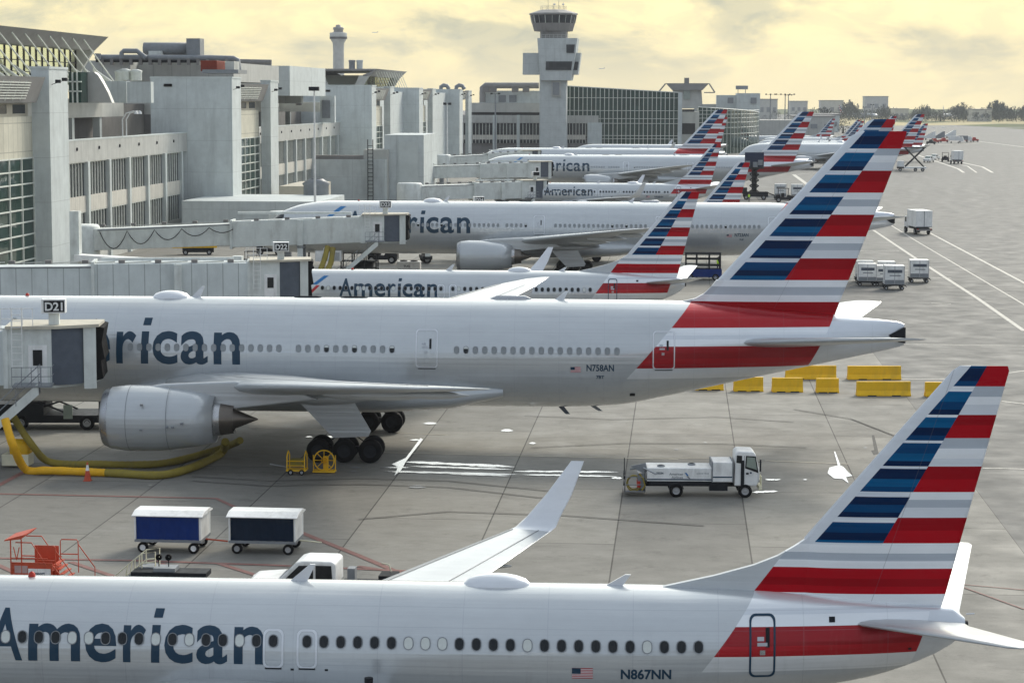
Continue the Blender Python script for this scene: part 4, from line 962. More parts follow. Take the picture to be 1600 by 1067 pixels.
mb = MB(); pr_ = [ringz(49.5, 30), ringz(37, 33.5)]; mb.lathe([(z, r_) for z, r_ in pr_], MT['dkcon'], (0, 0, 0), 'z', 10, False)
o = mb.build('cab_base', None); o.parent = TW; o.location = (cx_-TW.location.x, 0, 0)
mb = MB(); mb.lathe([ringz(37, 33), ringz(25, 35.5)], MT['wglass'], (0, 0, 0), 'z', 10, False); o = mb.build('cab_window', None); o.parent = TW; o.location = (cx_-TW.location.x, 0, 0); cw = o
mb = MB()
for i in range(20):
    a = 2*math.pi*i/20; mb.bar((33.6*s_*math.cos(a), 33.6*s_*math.sin(a), zof(37)), (36*s_*math.cos(a), 36*s_*math.sin(a), zof(25)), .07 if i % 2 else .16, MT['mullion'])
mb.build('cab_mullion', cw)
mb = MB(); mb.lathe([ringz(25, 35), ringz(23.5, 38), ringz(21.5, 37.5), ringz(16, 20), (zof(16), .1)], MT['roof'], (0, 0, 0), 'z', 10, False); o = mb.build('cab_roof', None); o.parent = TW; o.location = (cx_-TW.location.x, 0, 0); cr = o
mb = MB()
for r_ in (4.3,):
    pts = [(r_*math.cos(2*math.pi*i/12), r_*math.sin(2*math.pi*i/12)) for i in range(12)]
    for i in range(12):
        a, b = pts[i], pts[(i+1) % 12]
        for dz in (.6, 1.2): mb.bar((a[0], a[1], zof(16)+dz), (b[0], b[1], zof(16)+dz), .04, MT['grey'])
        mb.bar((a[0], a[1], zof(17)), (a[0], a[1], zof(16)+1.2), .05, MT['grey'])
mb.build('roof_railing', cr)
mb = MB()
for dx, h in ((-1.8, 3.5), (1.7, 4), (3.2, 2.4), (0, 1.4)): mb.bar((dx, 0, zof(16)), (dx, 0, zof(16)+h), .08, MT['grey'])
for dx in (3.2, .3): mb.lathe([(0, .1), (.3, .55), (.6, .1)], MT['white'], (dx, -.5, zof(16)+1.5), 'z', 8)
mb.build('roof_antenna', cr)
mb = MB()
for x0_, x1_, yy, Y in ((817, 841, 83, YT+1), (886, 903, 60, YT-2), (897, 907, 83, YT+1), (846, 884, 60, YT-2)):
    a, b = at(x0_, yy, Y), at(x1_, yy, Y); n = 6
    for dz in (.55, 1.1): mb.bar(Vector((a.x, Y+.1, a.z+dz)), Vector((b.x, Y+.1, b.z+dz)), .035, MT['mullion'])
    for i in range(n+1): x = a.x+(b.x-a.x)*i/n; mb.bar((x, Y+.1, a.z), (x, Y+.1, a.z+1.1), .035, MT['mullion'])
o = mb.build('railing', None)
for v in o.data.vertices: v.co -= TW.location
o.parent = TW
# distant round tower
YD = 2000.; q = at(529, 100, YD); s2 = YD/3430
RT = empty('distant_control_tower', (q.x, YD, 0), 'slender pale round control tower rising far behind the terminal roofs', 'control tower')
def zd(py): return at(529, py, YD).z
MB().lathe([(0, 5.5), (zd(80), 5), (zd(68), 5.3), (zd(60), 8), (zd(58), 8)], MT['concrete'], axis='z', n=20).build('shaft', RT)
MB().lathe([(zd(61.5), 8.05), (zd(58), 8.1)], MT['dark'], axis='z', n=20).build('window_band', RT)
MB().lathe([(zd(58), 8), (zd(52), 8), (zd(51), 5)], MT['concrete'], axis='z', n=20).build('gallery', RT)
MB().lathe([(zd(51), 4.6), (zd(47), 4.2), (zd(46.5), 5.2), (zd(43), 4.6), (zd(42.8), 2.6), (zd(39.5), 2.2), (zd(39), .1)], MT['roof'], axis='z', n=16).build('cab', RT)

TYRE = mat('tyre_rubber_mark', (.13, .125, .118), .8, scale=2, var=.2)
for pix in ([(300, 745), (420, 752), (560, 748), (700, 752), (860, 768)], [(300, 752), (420, 760), (560, 757), (700, 762), (860, 780)], [(560, 812), (700, 800), (880, 806), (1100, 822)], [(820, 650), (960, 656), (1120, 652), (1240, 660)], [(830, 700), (980, 693), (1130, 694), (1260, 700)], [(1240, 640), (1330, 655), (1420, 690), (1500, 760)]):
    line('tyre_mark', pix, .13, TYRE)

# ---------------------------------------------------------------- passenger boarding bridges
SIGNBK = mat('sign_black', (.012, .012, .014), .4)
def bridge(p0, p1, zr, zc, label, sign=None, ribbed=False, stairs=1, seed=1, detail=True, rot_r=2.2, ac=True, htun=2.75, far=False, group='boarding bridges reaching the parked jets', canopy=True, stair_dir=-1, split=.5):
    """p0 rotunda, p1 cab centre (ground xy); zr, zc: floor heights; local x runs rotunda to cab, +y towards the aircraft"""
    a, b = Vector(p0), Vector(p1); L = (b-a).length; rz = math.atan2(b.y-a.y, b.x-a.x)
    o = empty('boarding_bridge', (a.x, a.y, 0), label, 'jet bridge', group, rz)
    P_ = MT['offwhite']; SK = MT['ribbed'] if ribbed else MT['offwhite']; h = htun
    def z(x): return zr+(zc-zr)*x/L
    mb = MB(); mb.lathe([(zr-.4, rot_r), (zr+h, rot_r), (zr+h+.25, rot_r*.9), (zr+h+.3, .05)], P_, (0, 0, 0), 'z', 18); mb.lathe([(0, .55), (zr-.3, .55)], MT['grey'], (0, 0, 0), 'z', 12); mb.build('rotunda', o)
    s = L*split
    def tun(x0, x1, w, dz, m_, nm):
        mb = MB(); n = 2
        r_ = [[Vector((x, -w, z(x)-dz)), Vector((x, w, z(x)-dz)), Vector((x, w, z(x)+h-.25+dz)), Vector((x, -w, z(x)+h-.25+dz))] for x in (x0, x1)]
        mb.loft(r_, m_, smooth=False); t = mb.build(nm, o, bevel=.05)
        return t
    t1 = tun(rot_r*.8, s+2, 1.35, 0, SK, 'tunnel'); t2 = tun(s, L-2.6, 1.55, .22, SK, 'tunnel')
    mb = MB(); mb.box(s-.25, s, -1.75, 1.75, z(s)-.4, z(s)+h+.15, P_); mb.build('tunnel_frame', o); mb = MB(); mb.box(L-2.9, L-2.65, -1.7, 1.7, z(L)-.4, z(L)+h+.1, P_)
    mb.build('tunnel_frame', o)
    for y in (-1.5, 1.5): MB().bar((rot_r, y*.92, z(0)+h-.3), (s, y*.92, z(s)+h-.3), .09, MT['grey']).build('side_rail', o)
    mb = MB(); mb.box(s+.5, L-4, -.5, -.1, z(L)+h+.1, z(L)+h+.35, P_)
    for i in range(9): x = 2.5+(L-7)*i/8; mb.bar((x, -1.2, z(x)+h), (x+(L-7)/8*.9, -1.1, z(x)+h+.12), .06, MT['concrete']); mb.box(x, x+.5, -1.3, -.8, z(x)+h, z(x)+h+.25, MT['dkcon'])
    mb.build('roof_conduit', o)
    # festooned supply cable
    if detail and not ribbed:
        mb = MB(); n = 5; pts = []
        for i in range(n):
            x0 = 2.5+i*(s-2)/n; x1 = 2.5+(i+1)*(s-2)/n; sag = (1.9, 1.5, 1.15, .85, .6)[i]
            for j in range(8): u_ = j/8; x = x0+(x1-x0)*u_; pts.append((x, -1.72, z(x)+h-.55-sag*4*u_*(1-u_)))
        mb.tube(pts, .05, MT['black'], 6); mb.build('festoon_cable', o)
    # cab: door wall, curtain, nose frame
    zc0, zt = zc-.25, zc+h+.05
    mb = MB(); mb.prism([(L-2.7, -1.6), (L-.2, -1.6), (L+1.6, -.3), (L+2.0, 1.6), (L-2.7, 1.6)], zc0-.15, zc0+.05, P_, 'z'); mb.prism([(L-2.75, -1.85), (L-.1, -1.9), (L+2.2, -.9), (L+2.3, 1.7), (L-2.75, 1.8)], zt, zt+.16, MT['tan'], 'z')
    mb.box(L-2.7, L-.3, -1.62, -1.5, zc0, zt, P_); mb.box(L-2.7, L+1.8, 1.5, 1.6, zc0, zt, P_); cab = mb.build('cab', o)
    mb = MB(); mb.box(L-1.55, L-.55, -1.7, -1.62, zc0+.05, zc0+2.2, MT['white']); d_ = mb.build('cab_door', cab)
    MB().box(L-1.3, L-.8, -1.74, -1.7, zc0+1.1, zc0+1.95, MT['glassy']).build('door_window', cab)
    mb = MB(); r_ = []
    for i in range(9):
        an = R(-90+62*i/8); c_, s_2 = math.cos(an), math.sin(an); r_.append([Vector((L-.3+1.9*c_, 1.9*s_2*.86, zc0)), Vector((L-.3+1.9*c_, 1.9*s_2*.86, zt))])
    mb.loft(r_, MT['curtain'], close=False); mb.build('side_curtain', cab)
    mb = MB(); mb.box(L+1.35, L+1.75, -.95, 1.5, zc0-.3, zt+.1, P_); mb.box(L+1.75, L+2.0, -.85, -.55, zc0-.3, zt, P_); mb.build('nose_frame', cab)
    if canopy:
        mb = MB(); mb.prism([(L+1.75, zc0), (L+2.35, zc0+.2), (L+2.25, zc0+1.2), (L+2.45, zc0+1.3), (L+2.3, zt-.9), (L+2.45, zt-.1), (L+1.75, zt+.1)], -.5, 2.6, MT['black']); mb.build('canopy', cab)
    # undercarriage
    xc = L*.72; mb = MB()
    for y in (-1.7, 1.7): mb.box(xc-.3, xc+.3, y-.2, y+.2, .9, z(xc)+h-.1, P_ if y < 0 else MT['grey'])
    mb.box(xc-.35, xc+.35, -1.9, 1.9, z(xc)-.6, z(xc)-.25, MT['grey']); mb.box(xc-.6, xc+.6, -1.6, 1.6, .55, .95, MT['dark']); u_ = mb.build('support_leg', o)
    for y in (-1.2, 1.2): MB().wheel(xc, y, .55, .55, .45, 16).build('wheel', u_)
    if sign:
        xs_ = L-.2 if not far else L; zz = zt+.16; mb = MB(); mb.box(xs_-.28, xs_+.28, -1.2, -.7, zz, zz+.75, P_); mb.box(xs_-.64, xs_+.66, -1.45, -.7, zz+.65, zz+1.42, MT['white']); sg = mb.build('gate_sign', o, bevel=.02)
        MB().box(xs_-.5, xs_+.6, -1.475, -1.44, zz+.73, zz+1.35, SIGNBK).build('sign_panel', sg)
        sign_text('gate_number', sign, .62, MT['white'], sg, lambda x, y: (xs_-.43+x, -1.49, zz+.82+y), .018, .95)
    if detail:
        # caged ladder and roof rail
        mb = MB(); x = L-2.4
        for dx in (0, .55): mb.bar((x+dx, -1.9, zc0+1), (x+dx, -1.9, zt+1.2), .035, MT['white'])
        for i in range(9): mb.bar((x, -1.9, zc0+1.1+i*.35), (x+.55, -1.9, zc0+1.1+i*.35), .025, MT['white'])
        for dx in (-.6, 0, .55, 1.1): mb.bar((x+dx, -1.5, zt), (x+dx, -1.5, zt+1.1), .03, MT['white'])
        for dz in (.55, 1.1): mb.bar((x-.6, -1.5, zt+dz), (x+1.1, -1.5, zt+dz), .03, MT['white'])
        mb.build('ladder_cage', o)
    if stairs:
        mb = MB(); x0 = L-.9; x1 = L-.9+stair_dir*4.6*(zc/4.5); n = int(zc/.2)
        for y in (-2.0, -2.9): mb.prism([(x0, zc+.05), (x0, zc-.6), (x1, -.05), (x1, .55)], y-.04, y+.04, MT['grey'] if y > -2.5 else P_)
        for i in range(n): u2 = i/n; mb.box(x0+(x1-x0)*u2-.13, x0+(x1-x0)*u2+.13, -2.9, -2.0, zc-.15-(zc-.2)*u2-.03, zc-.15-(zc-.2)*u2, MT['dark'])
        mb.box(L-2.3, L-.2, -3.0, -1.65, zc-.2, zc-.1, MT['grey']); st = mb.build('service_stairs', o)
        mb = MB()
        for y in (-2.0, -2.95):
            for dz in (.55, 1.05): mb.bar((x0, y, zc-.1+dz), (x1, y, .25+dz), .028, MT['grey'])
            for i in range(5): u2 = i/4; mb.bar((x0+(x1-x0)*u2, y, zc-.1-(zc-.35)*u2), (x0+(x1-x0)*u2, y, zc+.95-(zc-.35)*u2), .028, MT['grey'])
        for dz in (.5, 1.0):
            mb.bar((L-2.3, -3, zc-.1+dz), (L-.2, -3, zc-.1+dz), .028, MT['grey']); mb.bar((L-.2, -3, zc-.1+dz), (L-.2, -1.7, zc-.1+dz), .028, MT['grey'])
        for i in range(5): mb.bar((L-2.3+.52*i, -3, zc-.1), (L-2.3+.52*i, -3, zc+.9), .028, MT['grey'])
        mb.build('handrail', st)
    if ac:
        x = xc+1.6; zz = z(xc)-.9; mb = MB(); mb.box(x, x+2.9, -1.5, -.1, zz-1.15, zz, MT['white']); acu = mb.build('air_unit', o, bevel=.04)
        mb = MB()
        for i in range(8): mb.box(x+1.7, x+2.7, -1.53, -1.5, zz-1+i*.11, zz-.95+i*.11, MT['grey'])
        for dx in (.9, 1.8): mb.tube([(x+dx, -.8, zz), (x+dx, -.8, zz+.25), (x+dx+.15, -.8, zz+.35)], .06, MT['white'], 6)
        mb.build('louvre', acu)
    return o
def xy(px, py, Y): q = at(px, py, Y); return (q.x, q.y)
bridge((-66, 112), (-34.05, 117.8), 4.3, 4.75, 'near boarding bridge signed D21 against the big near twin-aisle jet', 'D21', True, stairs=1, htun=2.8, ac=False)
b22 = bridge((-62, 171), (-32.3, 176.5), 3.9, 3.95, 'ribbed boarding bridge signed D22 against a narrow-body jet', 'D22', True, stairs=0, htun=2.9, ac=False)
bridge((-66.3, 238), (-32.3, 240.6), 3.2, 4.6, 'pale boarding bridge signed D23 with looping black cable along its side', 'D23', False, htun=2.6)
bridge(xy(448, 300, 262), xy(748, 300, 268), 3.6, 3.9, 'pale boarding bridge signed D24 in front of the annex', 'D24', False, htun=2.6, detail=False, stairs=0)
b5 = bridge(xy(640, 290, 372), xy(835, 290, 381), 2.7, 3.1, 'far boarding bridge with stairs against the narrow-body jet with full lettering', 'D25', False, htun=2.7, detail=False, ac=False)
b6 = bridge(xy(655, 262, 448), xy(846, 260, 452), 3.6, 4.2, 'far boarding bridge behind the one signed D24, ending at a long twin-aisle jet', None, False, htun=2.8, detail=False, ac=False, stairs=0)
b7 = bridge(xy(690, 245, 505), xy(830, 240, 514), 4.0, 5.0, 'farthest boarding bridge in front of the window rows of the concourse', None, False, htun=2.8, detail=False, ac=False, stairs=0)
# remove the invented number
for o in list(b5.children):
    if o.name.startswith('gate_sign'):
        for c in list(o.children):
            if c.name.startswith('gate_number'): bpy.data.objects.remove(c)
# fixed pole with walkway in front of the first pier, and the long fixed corridor over bridge D22
FC = empty('raised_walkway', (-62, 200, 0), 'white raised walkway box with roof rail above the ribbed bridge', 'walkway')
a, b = at(120, 398, 206), at(362, 413, 206); mb = MB(); mb.loft([[Vector((p.x, 205, p.z-.55)), Vector((p.x, 207, p.z-.55)), Vector((p.x, 207, p.z+.05)), Vector((p.x, 205, p.z+.05))] for p in (a, b)], MT['white'], smooth=False); mb.build('walkway_box', FC, True)
for px, y0_ in ((118, 330), (372, 400)): p = at(px, y0_, 206); MB().box(p.x-.45, p.x+.45, 205.4, 206.4, 0, p.z, MT['offwhite']).build('support_post', FC, True)
for px, w in ((180, 18), (212, 14)):
    p = at(px, 405, 204.9); MB().box(p.x, p.x+w*.06, 204.96, 205, p.z-.12, p.z+.05, MT['dark']).build('worn_stencil', FC, True)

# ---------------------------------------------------------------- vehicles and ground equipment
def root_at(name, px, py, rz, label, cat, group=None, z=0):
    q = gr(px, py, z); return empty(name, (q.x, q.y, z), label, cat, group, R(rz))
# -- lavatory truck (x forward)
t = root_at('service_truck', 1062, 778, 3.5, 'white aircraft service tank truck with hose platform at its rear', 'truck')
t.location.y += 1.0; t.scale = (.66, .8, .8)
Wt = MT['white']
mb = MB(); mb.box(-3.3, 5.4, -.42, .42, .62, .86, MT['dark']); mb.box(-2.4, 3.6, -1.05, 1.05, .8, 1.05, MT['dark']); mb.box(2.2, 3.6, -1.08, -.5, .45, .85, MT['dark']); mb.build('chassis', t)
mb = MB(); mb.prism([(-1.05, 1.05), (1.05, 1.05), (1.05, 1.86), (.98, 1.9), (-.98, 1.9), (-1.05, 1.86)], -2.6, 2.35, Wt, 'x'); tk = mb.build('tank_body', t, bevel=.015)
MB().box(-2.6, 2.35, -1.062, -1.052, 1.12, 1.2, MT['letters']).build('stripe', tk)
mb = MB(); mb.lathe([(1.85, .3), (1.98, .3), (2.0, .22)], MT['grey'], (-1.5, -.5, 0), 'z', 14); mb.lathe([(1.85, .3), (1.98, .3), (2.0, .22)], MT['grey'], (.9, .2, 0), 'z', 14); mb.build('tank_hatch', tk)
mb = MB(); mb.box(2.38, 3.95, -1.12, 1.12, 1.02, 2.28, Wt); lk = mb.build('locker', t, bevel=.04)
mb = MB()
for x in (2.36, 3.93): mb.box(x, x+.09, -1.14, 1.14, 1.0, 2.31, MT['grey'])
mb.box(2.4, 3.95, -1.135, -1.122, 1.3, 1.38, MT['letters']); mb.build('locker_trim', lk)
# cab
mb = MB(); pr = [(4.1, .75), (5.85, .75), (6.05, 1.2), (6.0, 1.9), (5.72, 2.78), (5.55, 2.95), (4.35, 2.98), (4.15, 2.8)]
mb.prism(pr, -1.0, 1.0, Wt); cb = mb.build('cab', t, bevel=.09)
MB().prism([(4.92, 1.9), (5.95, 1.6), (5.74, 2.66), (4.98, 2.7)], -1.02, -1.003, MT['glassy']).build('side_window', cb)
MB().prism([(5.02, 2.0), (5.84, 1.8), (5.67, 2.58), (5.07, 2.62)], -1.03, -1.021, MT['cabglass']).build('side_window', cb)
MB().prism([(4.25, 2.25), (4.68, 2.2), (4.68, 2.7), (4.28, 2.72)], -1.02, -1.003, MT['glassy']).build('rear_window', cb)
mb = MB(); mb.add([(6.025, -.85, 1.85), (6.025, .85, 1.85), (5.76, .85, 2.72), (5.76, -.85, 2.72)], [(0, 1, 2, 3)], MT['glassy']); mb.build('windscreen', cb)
mb = MB(); mb.box(4.85, 4.88, -1.012, -1.0, .9, 2.7, MT['grey']); mb.box(5.92, 5.95, -1.012, -1.0, .9, 1.7, MT['grey']); mb.box(5.0, 5.2, -1.03, -1.0, 1.5, 1.62, MT['dark']); mb.build('door_seam', cb)
mb = MB(); mb.lathe([(-1.02, .24), (-1.01, .24)], MT['letters'], (5.35, 0, 1.62), 'y', 18); mb.lathe([(-1.03, .19), (-1.02, .19)], Wt, (5.35, 0, 1.62), 'y', 18); mb.add([(5.27, -1.04, 1.6), (5.38, -1.04, 1.7), (5.45, -1.04, 1.58), (5.36, -1.04, 1.55)], [(0, 1, 2, 3)], MT['letters'])
mb.build('round_emblem', cb)
MB().box(4.6, 4.85, -1.05, 1.05, .75, 2.4, MT['dark']).build('engine_cover', t)
mb = MB(); mb.bar((5.95, -1.0, 2.3), (6.1, -1.25, 2.35), .03, MT['dark']); mb.box(6.02, 6.12, -1.35, -1.15, 1.75, 2.5, MT['dark']); mb.build('wing_mirror', cb)
MB().box(5.98, 6.08, -.75, -.4, .95, 1.1, MT['lip']).build('headlight', cb)
mb = MB(); mb.box(6.0, 6.25, -1.0, 1.0, .5, .75, MT['rail'])
for y in (-.95, -.55, -.15): mb.bar((6.2, y, .55), (6.2, y, 1.35), .05, MT['rail'])
mb.bar((6.2, -.95, 1.35), (6.2, -.15, 1.35), .05, MT['rail']); mb.bar((6.2, -.95, 1.0), (6.2, .9, 1.0), .05, MT['rail']); mb.build('front_bumper', t)
wl = None
for x, y in ((4.95, -.92), (4.95, .92), (-.35, -.9), (-.35, .9)):
    if wl is None: wl = MB().wheel(0, 0, 0, .43, .3, 24).build('wheel', t); wl.location = (x, y, .43)
    else: child_copy(wl, t, (x, y, .43)).scale = (.8/.66, 1, 1)
wl.scale = (.8/.66, 1, 1)
mb = MB(); mb.tube([(-.9, -1.02, .55), (-.75, -1.02, .86), (-.35, -1.02, .98), (.05, -1.02, .86), (.2, -1.02, .55)], .05, MT['dark'], 6); mb.build('mudguard', t)
mb = MB()
for x in (-2.75, -4.3):
    for y in (-1, 1): mb.bar((x, y, .35), (x, y, 1.75 if x > -3 else 1.35), .05, MT['dark'])
for zz in (.38, .8, 1.3): mb.bar((-4.3, -1, zz), (-4.3, 1, zz), .04, MT['grey']); mb.bar((-2.75, -1, zz), (-4.3, -1, zz), .04, MT['grey'])
mb.box(-4.4, -2.7, -1.0, 1.0, .3, .38, MT['dkcon']); mb.box(-3.3, -2.75, -.8, .4, .5, 1.5, MT['grey']); mb.box(-3.35, -3.1, -.9, 0, .6, 1.0, MT['red']); mb.bar((-4.35, -.9, 1.2), (-4.35, -.9, 2.5), .05, MT['dark']); mb.bar((-2.7, -.6, 1.9), (-3.9, -.4, 1.7), .08, MT['grey']); mb.bar((-2.9, -1.05, 1.9), (-1.9, -1.05, 1.5), .07, MT['lip'])
mb.prism([(-3.9, 1.95), (-2.7, 2.15), (-2.6, 1.6), (-2.9, 1.5)], -.75, -.65, MT['grey']); pf = mb.build('hose_platform', t)
mb = MB(); n = 22
for rr, yy in ((.5, -.7), (.42, -.45)): mb.tube([(-3.6+rr*math.cos(2*math.pi*i/n)*1.1, yy-.1*i/n, .85+rr*math.sin(2*math.pi*i/n)) for i in range(n)], .055, MT['olive'], 6)
mb.tube([(-3.2, -.9, 1.5), (-2.9, -1.0, 1.2), (-2.75, -1.0, .75), (-3.0, -1.05, .45)], .06, MT['olive'], 6); mb.build('waste_hose', pf)
sign_text('fleet_number', '35034', .2, MT['letters'], tk, lambda x, y: (-1.9+x, -1.06, 1.5+y*.9), .006, .55)
def slant(x, y):  # lies on the tank's vertical flank
    return (x, -1.07, y)
sign_text('company_name', 'American', .24, MT['grey'], tk, lambda x, y: (-.9+x, -1.066, 1.43+y), .002, 1.05)
sign_text('company_name', 'Airlines', .24, MT['grey'], tk, lambda x, y: (-.72+x, -1.066, 1.22+y), .002, .87)
mb = MB(); mb.add([(.28, -1.067, 1.6), (.42, -1.067, 1.6), (.6, -1.067, 1.4), (.46, -1.067, 1.4)], [(0, 1, 2, 3)], MT['cyan']); mb.add([(.42, -1.067, 1.38), (.56, -1.067, 1.38), (.74, -1.067, 1.22), (.6, -1.067, 1.22)], [(0, 1, 2, 3)], MT['grey']); mb.build('emblem', tk, fixn=False)
sign_text('tank_marking', 'LAVATORY TRUCK', .1, MT['letters'], tk, lambda x, y: (1.2+x, -1.066, 1.52+y), 0, .95)

# -- baggage carts
def cart(px0, px1, py, col, label, side_label=None):
    a, b = gr(px0, py), gr(px1, py); q = (a+b)/2
    c = empty('baggage_cart', (q.x, q.y+.6, 0), label, 'baggage cart', 'white roofed baggage carts coupled by a towbar', R(-1.0))
    l, w = 3.0/2, .95
    MB().box(-l, l, -w, w, .5, .62, MT['grey']).build('deck', c)
    for x in (-l, l-.07):
        for y in (-w, w-.07): MB().box(x, x+.07, y, y+.07, .6, 1.66, Wt).build('corner_post', c)
    for x in (-l+.01, l-.04): MB().box(x, x+.03, -w+.07, w-.07, .62, 1.66, Wt).build('end_panel', c)
    mb = MB(); mb.prism([(-w-.12, 1.66), (w+.12, 1.66), (w+.12, 1.70), (w*.5, 1.86), (-w*.5, 1.86), (-w-.12, 1.70)], -l-.1, l+.1, Wt, 'x'); mb.build('roof', c, bevel=.02)
    n = 26
    mb = MB()
    for y in (-w+.02,):
        g = [[Vector((-l+.08+(2*l-.16)*i/n, y+.02*math.sin(i*1.9)+.012*math.sin(i*.7+j), .62+1.03*j/5)) for i in range(n+1)] for j in range(6)]; mb.loft(g, MT[col], close=False)
    mb.build('curtain', c)
    for x in (-1.15, 1.15): MB().box(x-.07, x+.07, -w+.1, w-.1, .26, .4, MT['dark']).build('axle', c)
    for i, (x, y) in enumerate(((-1.15, -w+.12), (1.15, -w+.12), (-1.15, w-.12), (1.15, w-.12))): MB().wheel(x, y, .24, .24, .14, 18, hub=MT['white'] if col == 'blue' else MT['hub']).build('wheel', c)
    mb = MB(); mb.bar((l, 0, .5), (l+1.0, 0, .42), .05, MT['orred'] if col == 'blue' else MT['rail']); mb.build('towbar', c); return c
cart(213, 318, 862, 'blue', 'baggage cart with bright blue curtain and white roof')
c2 = cart(360, 465, 864, 'navy', 'baggage cart with dark navy curtain and white roof')
for o in c2.children:
    if o.name.startswith('towbar'): o.rotation_euler = (0, R(-55), 0); o.location = (.9, 0, -1.2 if 0 else 1.15-.6); o.location = (1.0, 0, 1.0) if False else (.0, 0, 0); o.rotation_euler = (0, 0, 0)
# -- orange-red lift steps
g = root_at('mobile_steps', 70, 924, -1, 'orange red mobile maintenance steps with railings, behind the near jet', 'mobile steps')
g.scale = (.6, .68, .76); OR = MT['orred']; mb = MB(); mb.box(-1.9, 1.3, -1.0, 1.0, .25, .7, OR); mb.box(-1.9, .9, -1.0, -.94, .6, 1.75, OR); mb.box(-1.0, .7, .94, 1.0, .6, 2.35, OR); mb.box(-1.9, .9, -1, 1, 1.3, 1.36, OR); mb.box(1.3, 2.0, -.9, .9, .25, .6, OR); mb.build('deck', g)
mb = MB()
def rail_(pts, r_=.033): mb.tube(pts, r_, OR, 6)
for y in (-1., 1.):
    o_ = .0 if y < 0 else .9
    rail_([(-.1+o_, y, 1.0), (-.1+o_, y, 2.6), (0+o_, y, 2.7), (1.05+o_, y, 2.7), (1.15+o_, y, 2.6), (1.15+o_, y, .9)]); rail_([(1.15+o_, y, 2.45), (2.3+o_, y, 1.2), (2.3+o_, y, .7), (2.0+o_, y, .5)]); rail_([(-1.6, y, 2.85), (-.5, y, 2.85), (-.2, y, 2.5), (.5, y, 1.6)]); rail_([(-.1+o_, y, 1.9), (1.15+o_, y, 1.9)]); rail_([(-1.9, y, 1.75), (.9, y, 1.75)])
rail_([(-1.95, -1, .3), (-1.95, -1, 3.0)], .045); rail_([(-1.2, -1, .3), (-1.2, -1, 3.0)], .045); rail_([(-1.95, 1, .3), (-1.95, 1, 3.0)], .04); rail_([(-1.55, -1, 1.9), (-1.75, -1, 2.6)]); rail_([(-1.55, -1, 1.9), (-1.35, -1, 2.6)]); rail_([(-1.9, -1, 2.0), (.6, -1, 2.0)])
for i in range(6): mb.box(.9+i*.24, 1.15+i*.24, -.8, .8, 1.6-i*.24, 1.65-i*.24, OR)
rail_([(.9, -1, 1.65), (2.3, -1, .3)], .05)
mb.build('railing', g)
mb = MB(); mb.prism([(-1.2, 3.05), (-.9, 3.25), (-.9, 3.3), (-2.35, 2.98), (-2.35, 2.92)], -1.1, 1.1, OR); mb.build('canopy', g)
MB().box(-.75, .8, -1.03, -1.005, .95, 1.45, MT['white']).build('sign_board', g)
sign_text('sign_text', 'swissport', .26, MT['letters'], g, lambda x, y: (-.65+x, -1.04, 1.12+y), .006, 1.05)
MB().box(-1.7, -.8, -1.03, -1.005, 1.2, 1.6, mat('faded_decal', (.45, .3, .28), .6)).build('warning_decal', g)
for x in (-1.4, 1.0):
    for y in (-.85, .85): MB().wheel(x, y, .22, .22, .14, 14).build('wheel', g)
# -- cream stair rail unit + low equipment behind near fuselage
g = root_at('boarding_steps', 218, 920, 0, 'small cream steps with handrails beside a baggage cart', 'steps')
g.scale = (.7, .75, .75); CR = MT['rail']; mb = MB(); mb.prism([(-1.3, .1), (-1.3, .3), (0.2, 1.35), (1.1, 1.35), (1.1, 1.2), (.3, 1.2)], -.5, .5, MT['grey']); mb.build('tread', g)
mb = MB()
for y in (-.5, .5):
    for p in ([(-1.35, .8), (.3, 2.1), (1.1, 2.2), (1.1, .1)], [(-1.35, .3), (.3, 1.55), (1.1, 1.65)], [(.3, .1), (.3, 2.1)], [(-.8, .2), (-.55, 1.4)], [(-.2, .2), (-.1, 1.75)]): mb.tube([(a, y, b) for a, b in p], .04, CR, 6)
mb.build('handrail', g)
g = root_at('equipment_trolley', 266, 926, 0, 'low dark equipment trolley with two small lamps behind the near jet', 'trolley')
mb = MB(); mb.box(-1.5, 1.6, -.5, .5, .75, .95, MT['dark']); mb.box(-.6, .3, -.4, .4, .95, 1.1, MT['grey']); mb.build('deck', g)
for x in (-.45, -.05): mb = MB(); mb.bar((x, 0, 1.0), (x, 0, 1.4), .03, MT['dark']); mb.lathe([(-.06, .13), (.06, .13), (.07, .02)], MT['black'], (x, 0, 1.48), 'y', 10); mb.build('lamp', g)
for x in (-1.1, 1.1): MB().wheel(x, -.4, .35, .35, .15, 14).build('wheel', g)
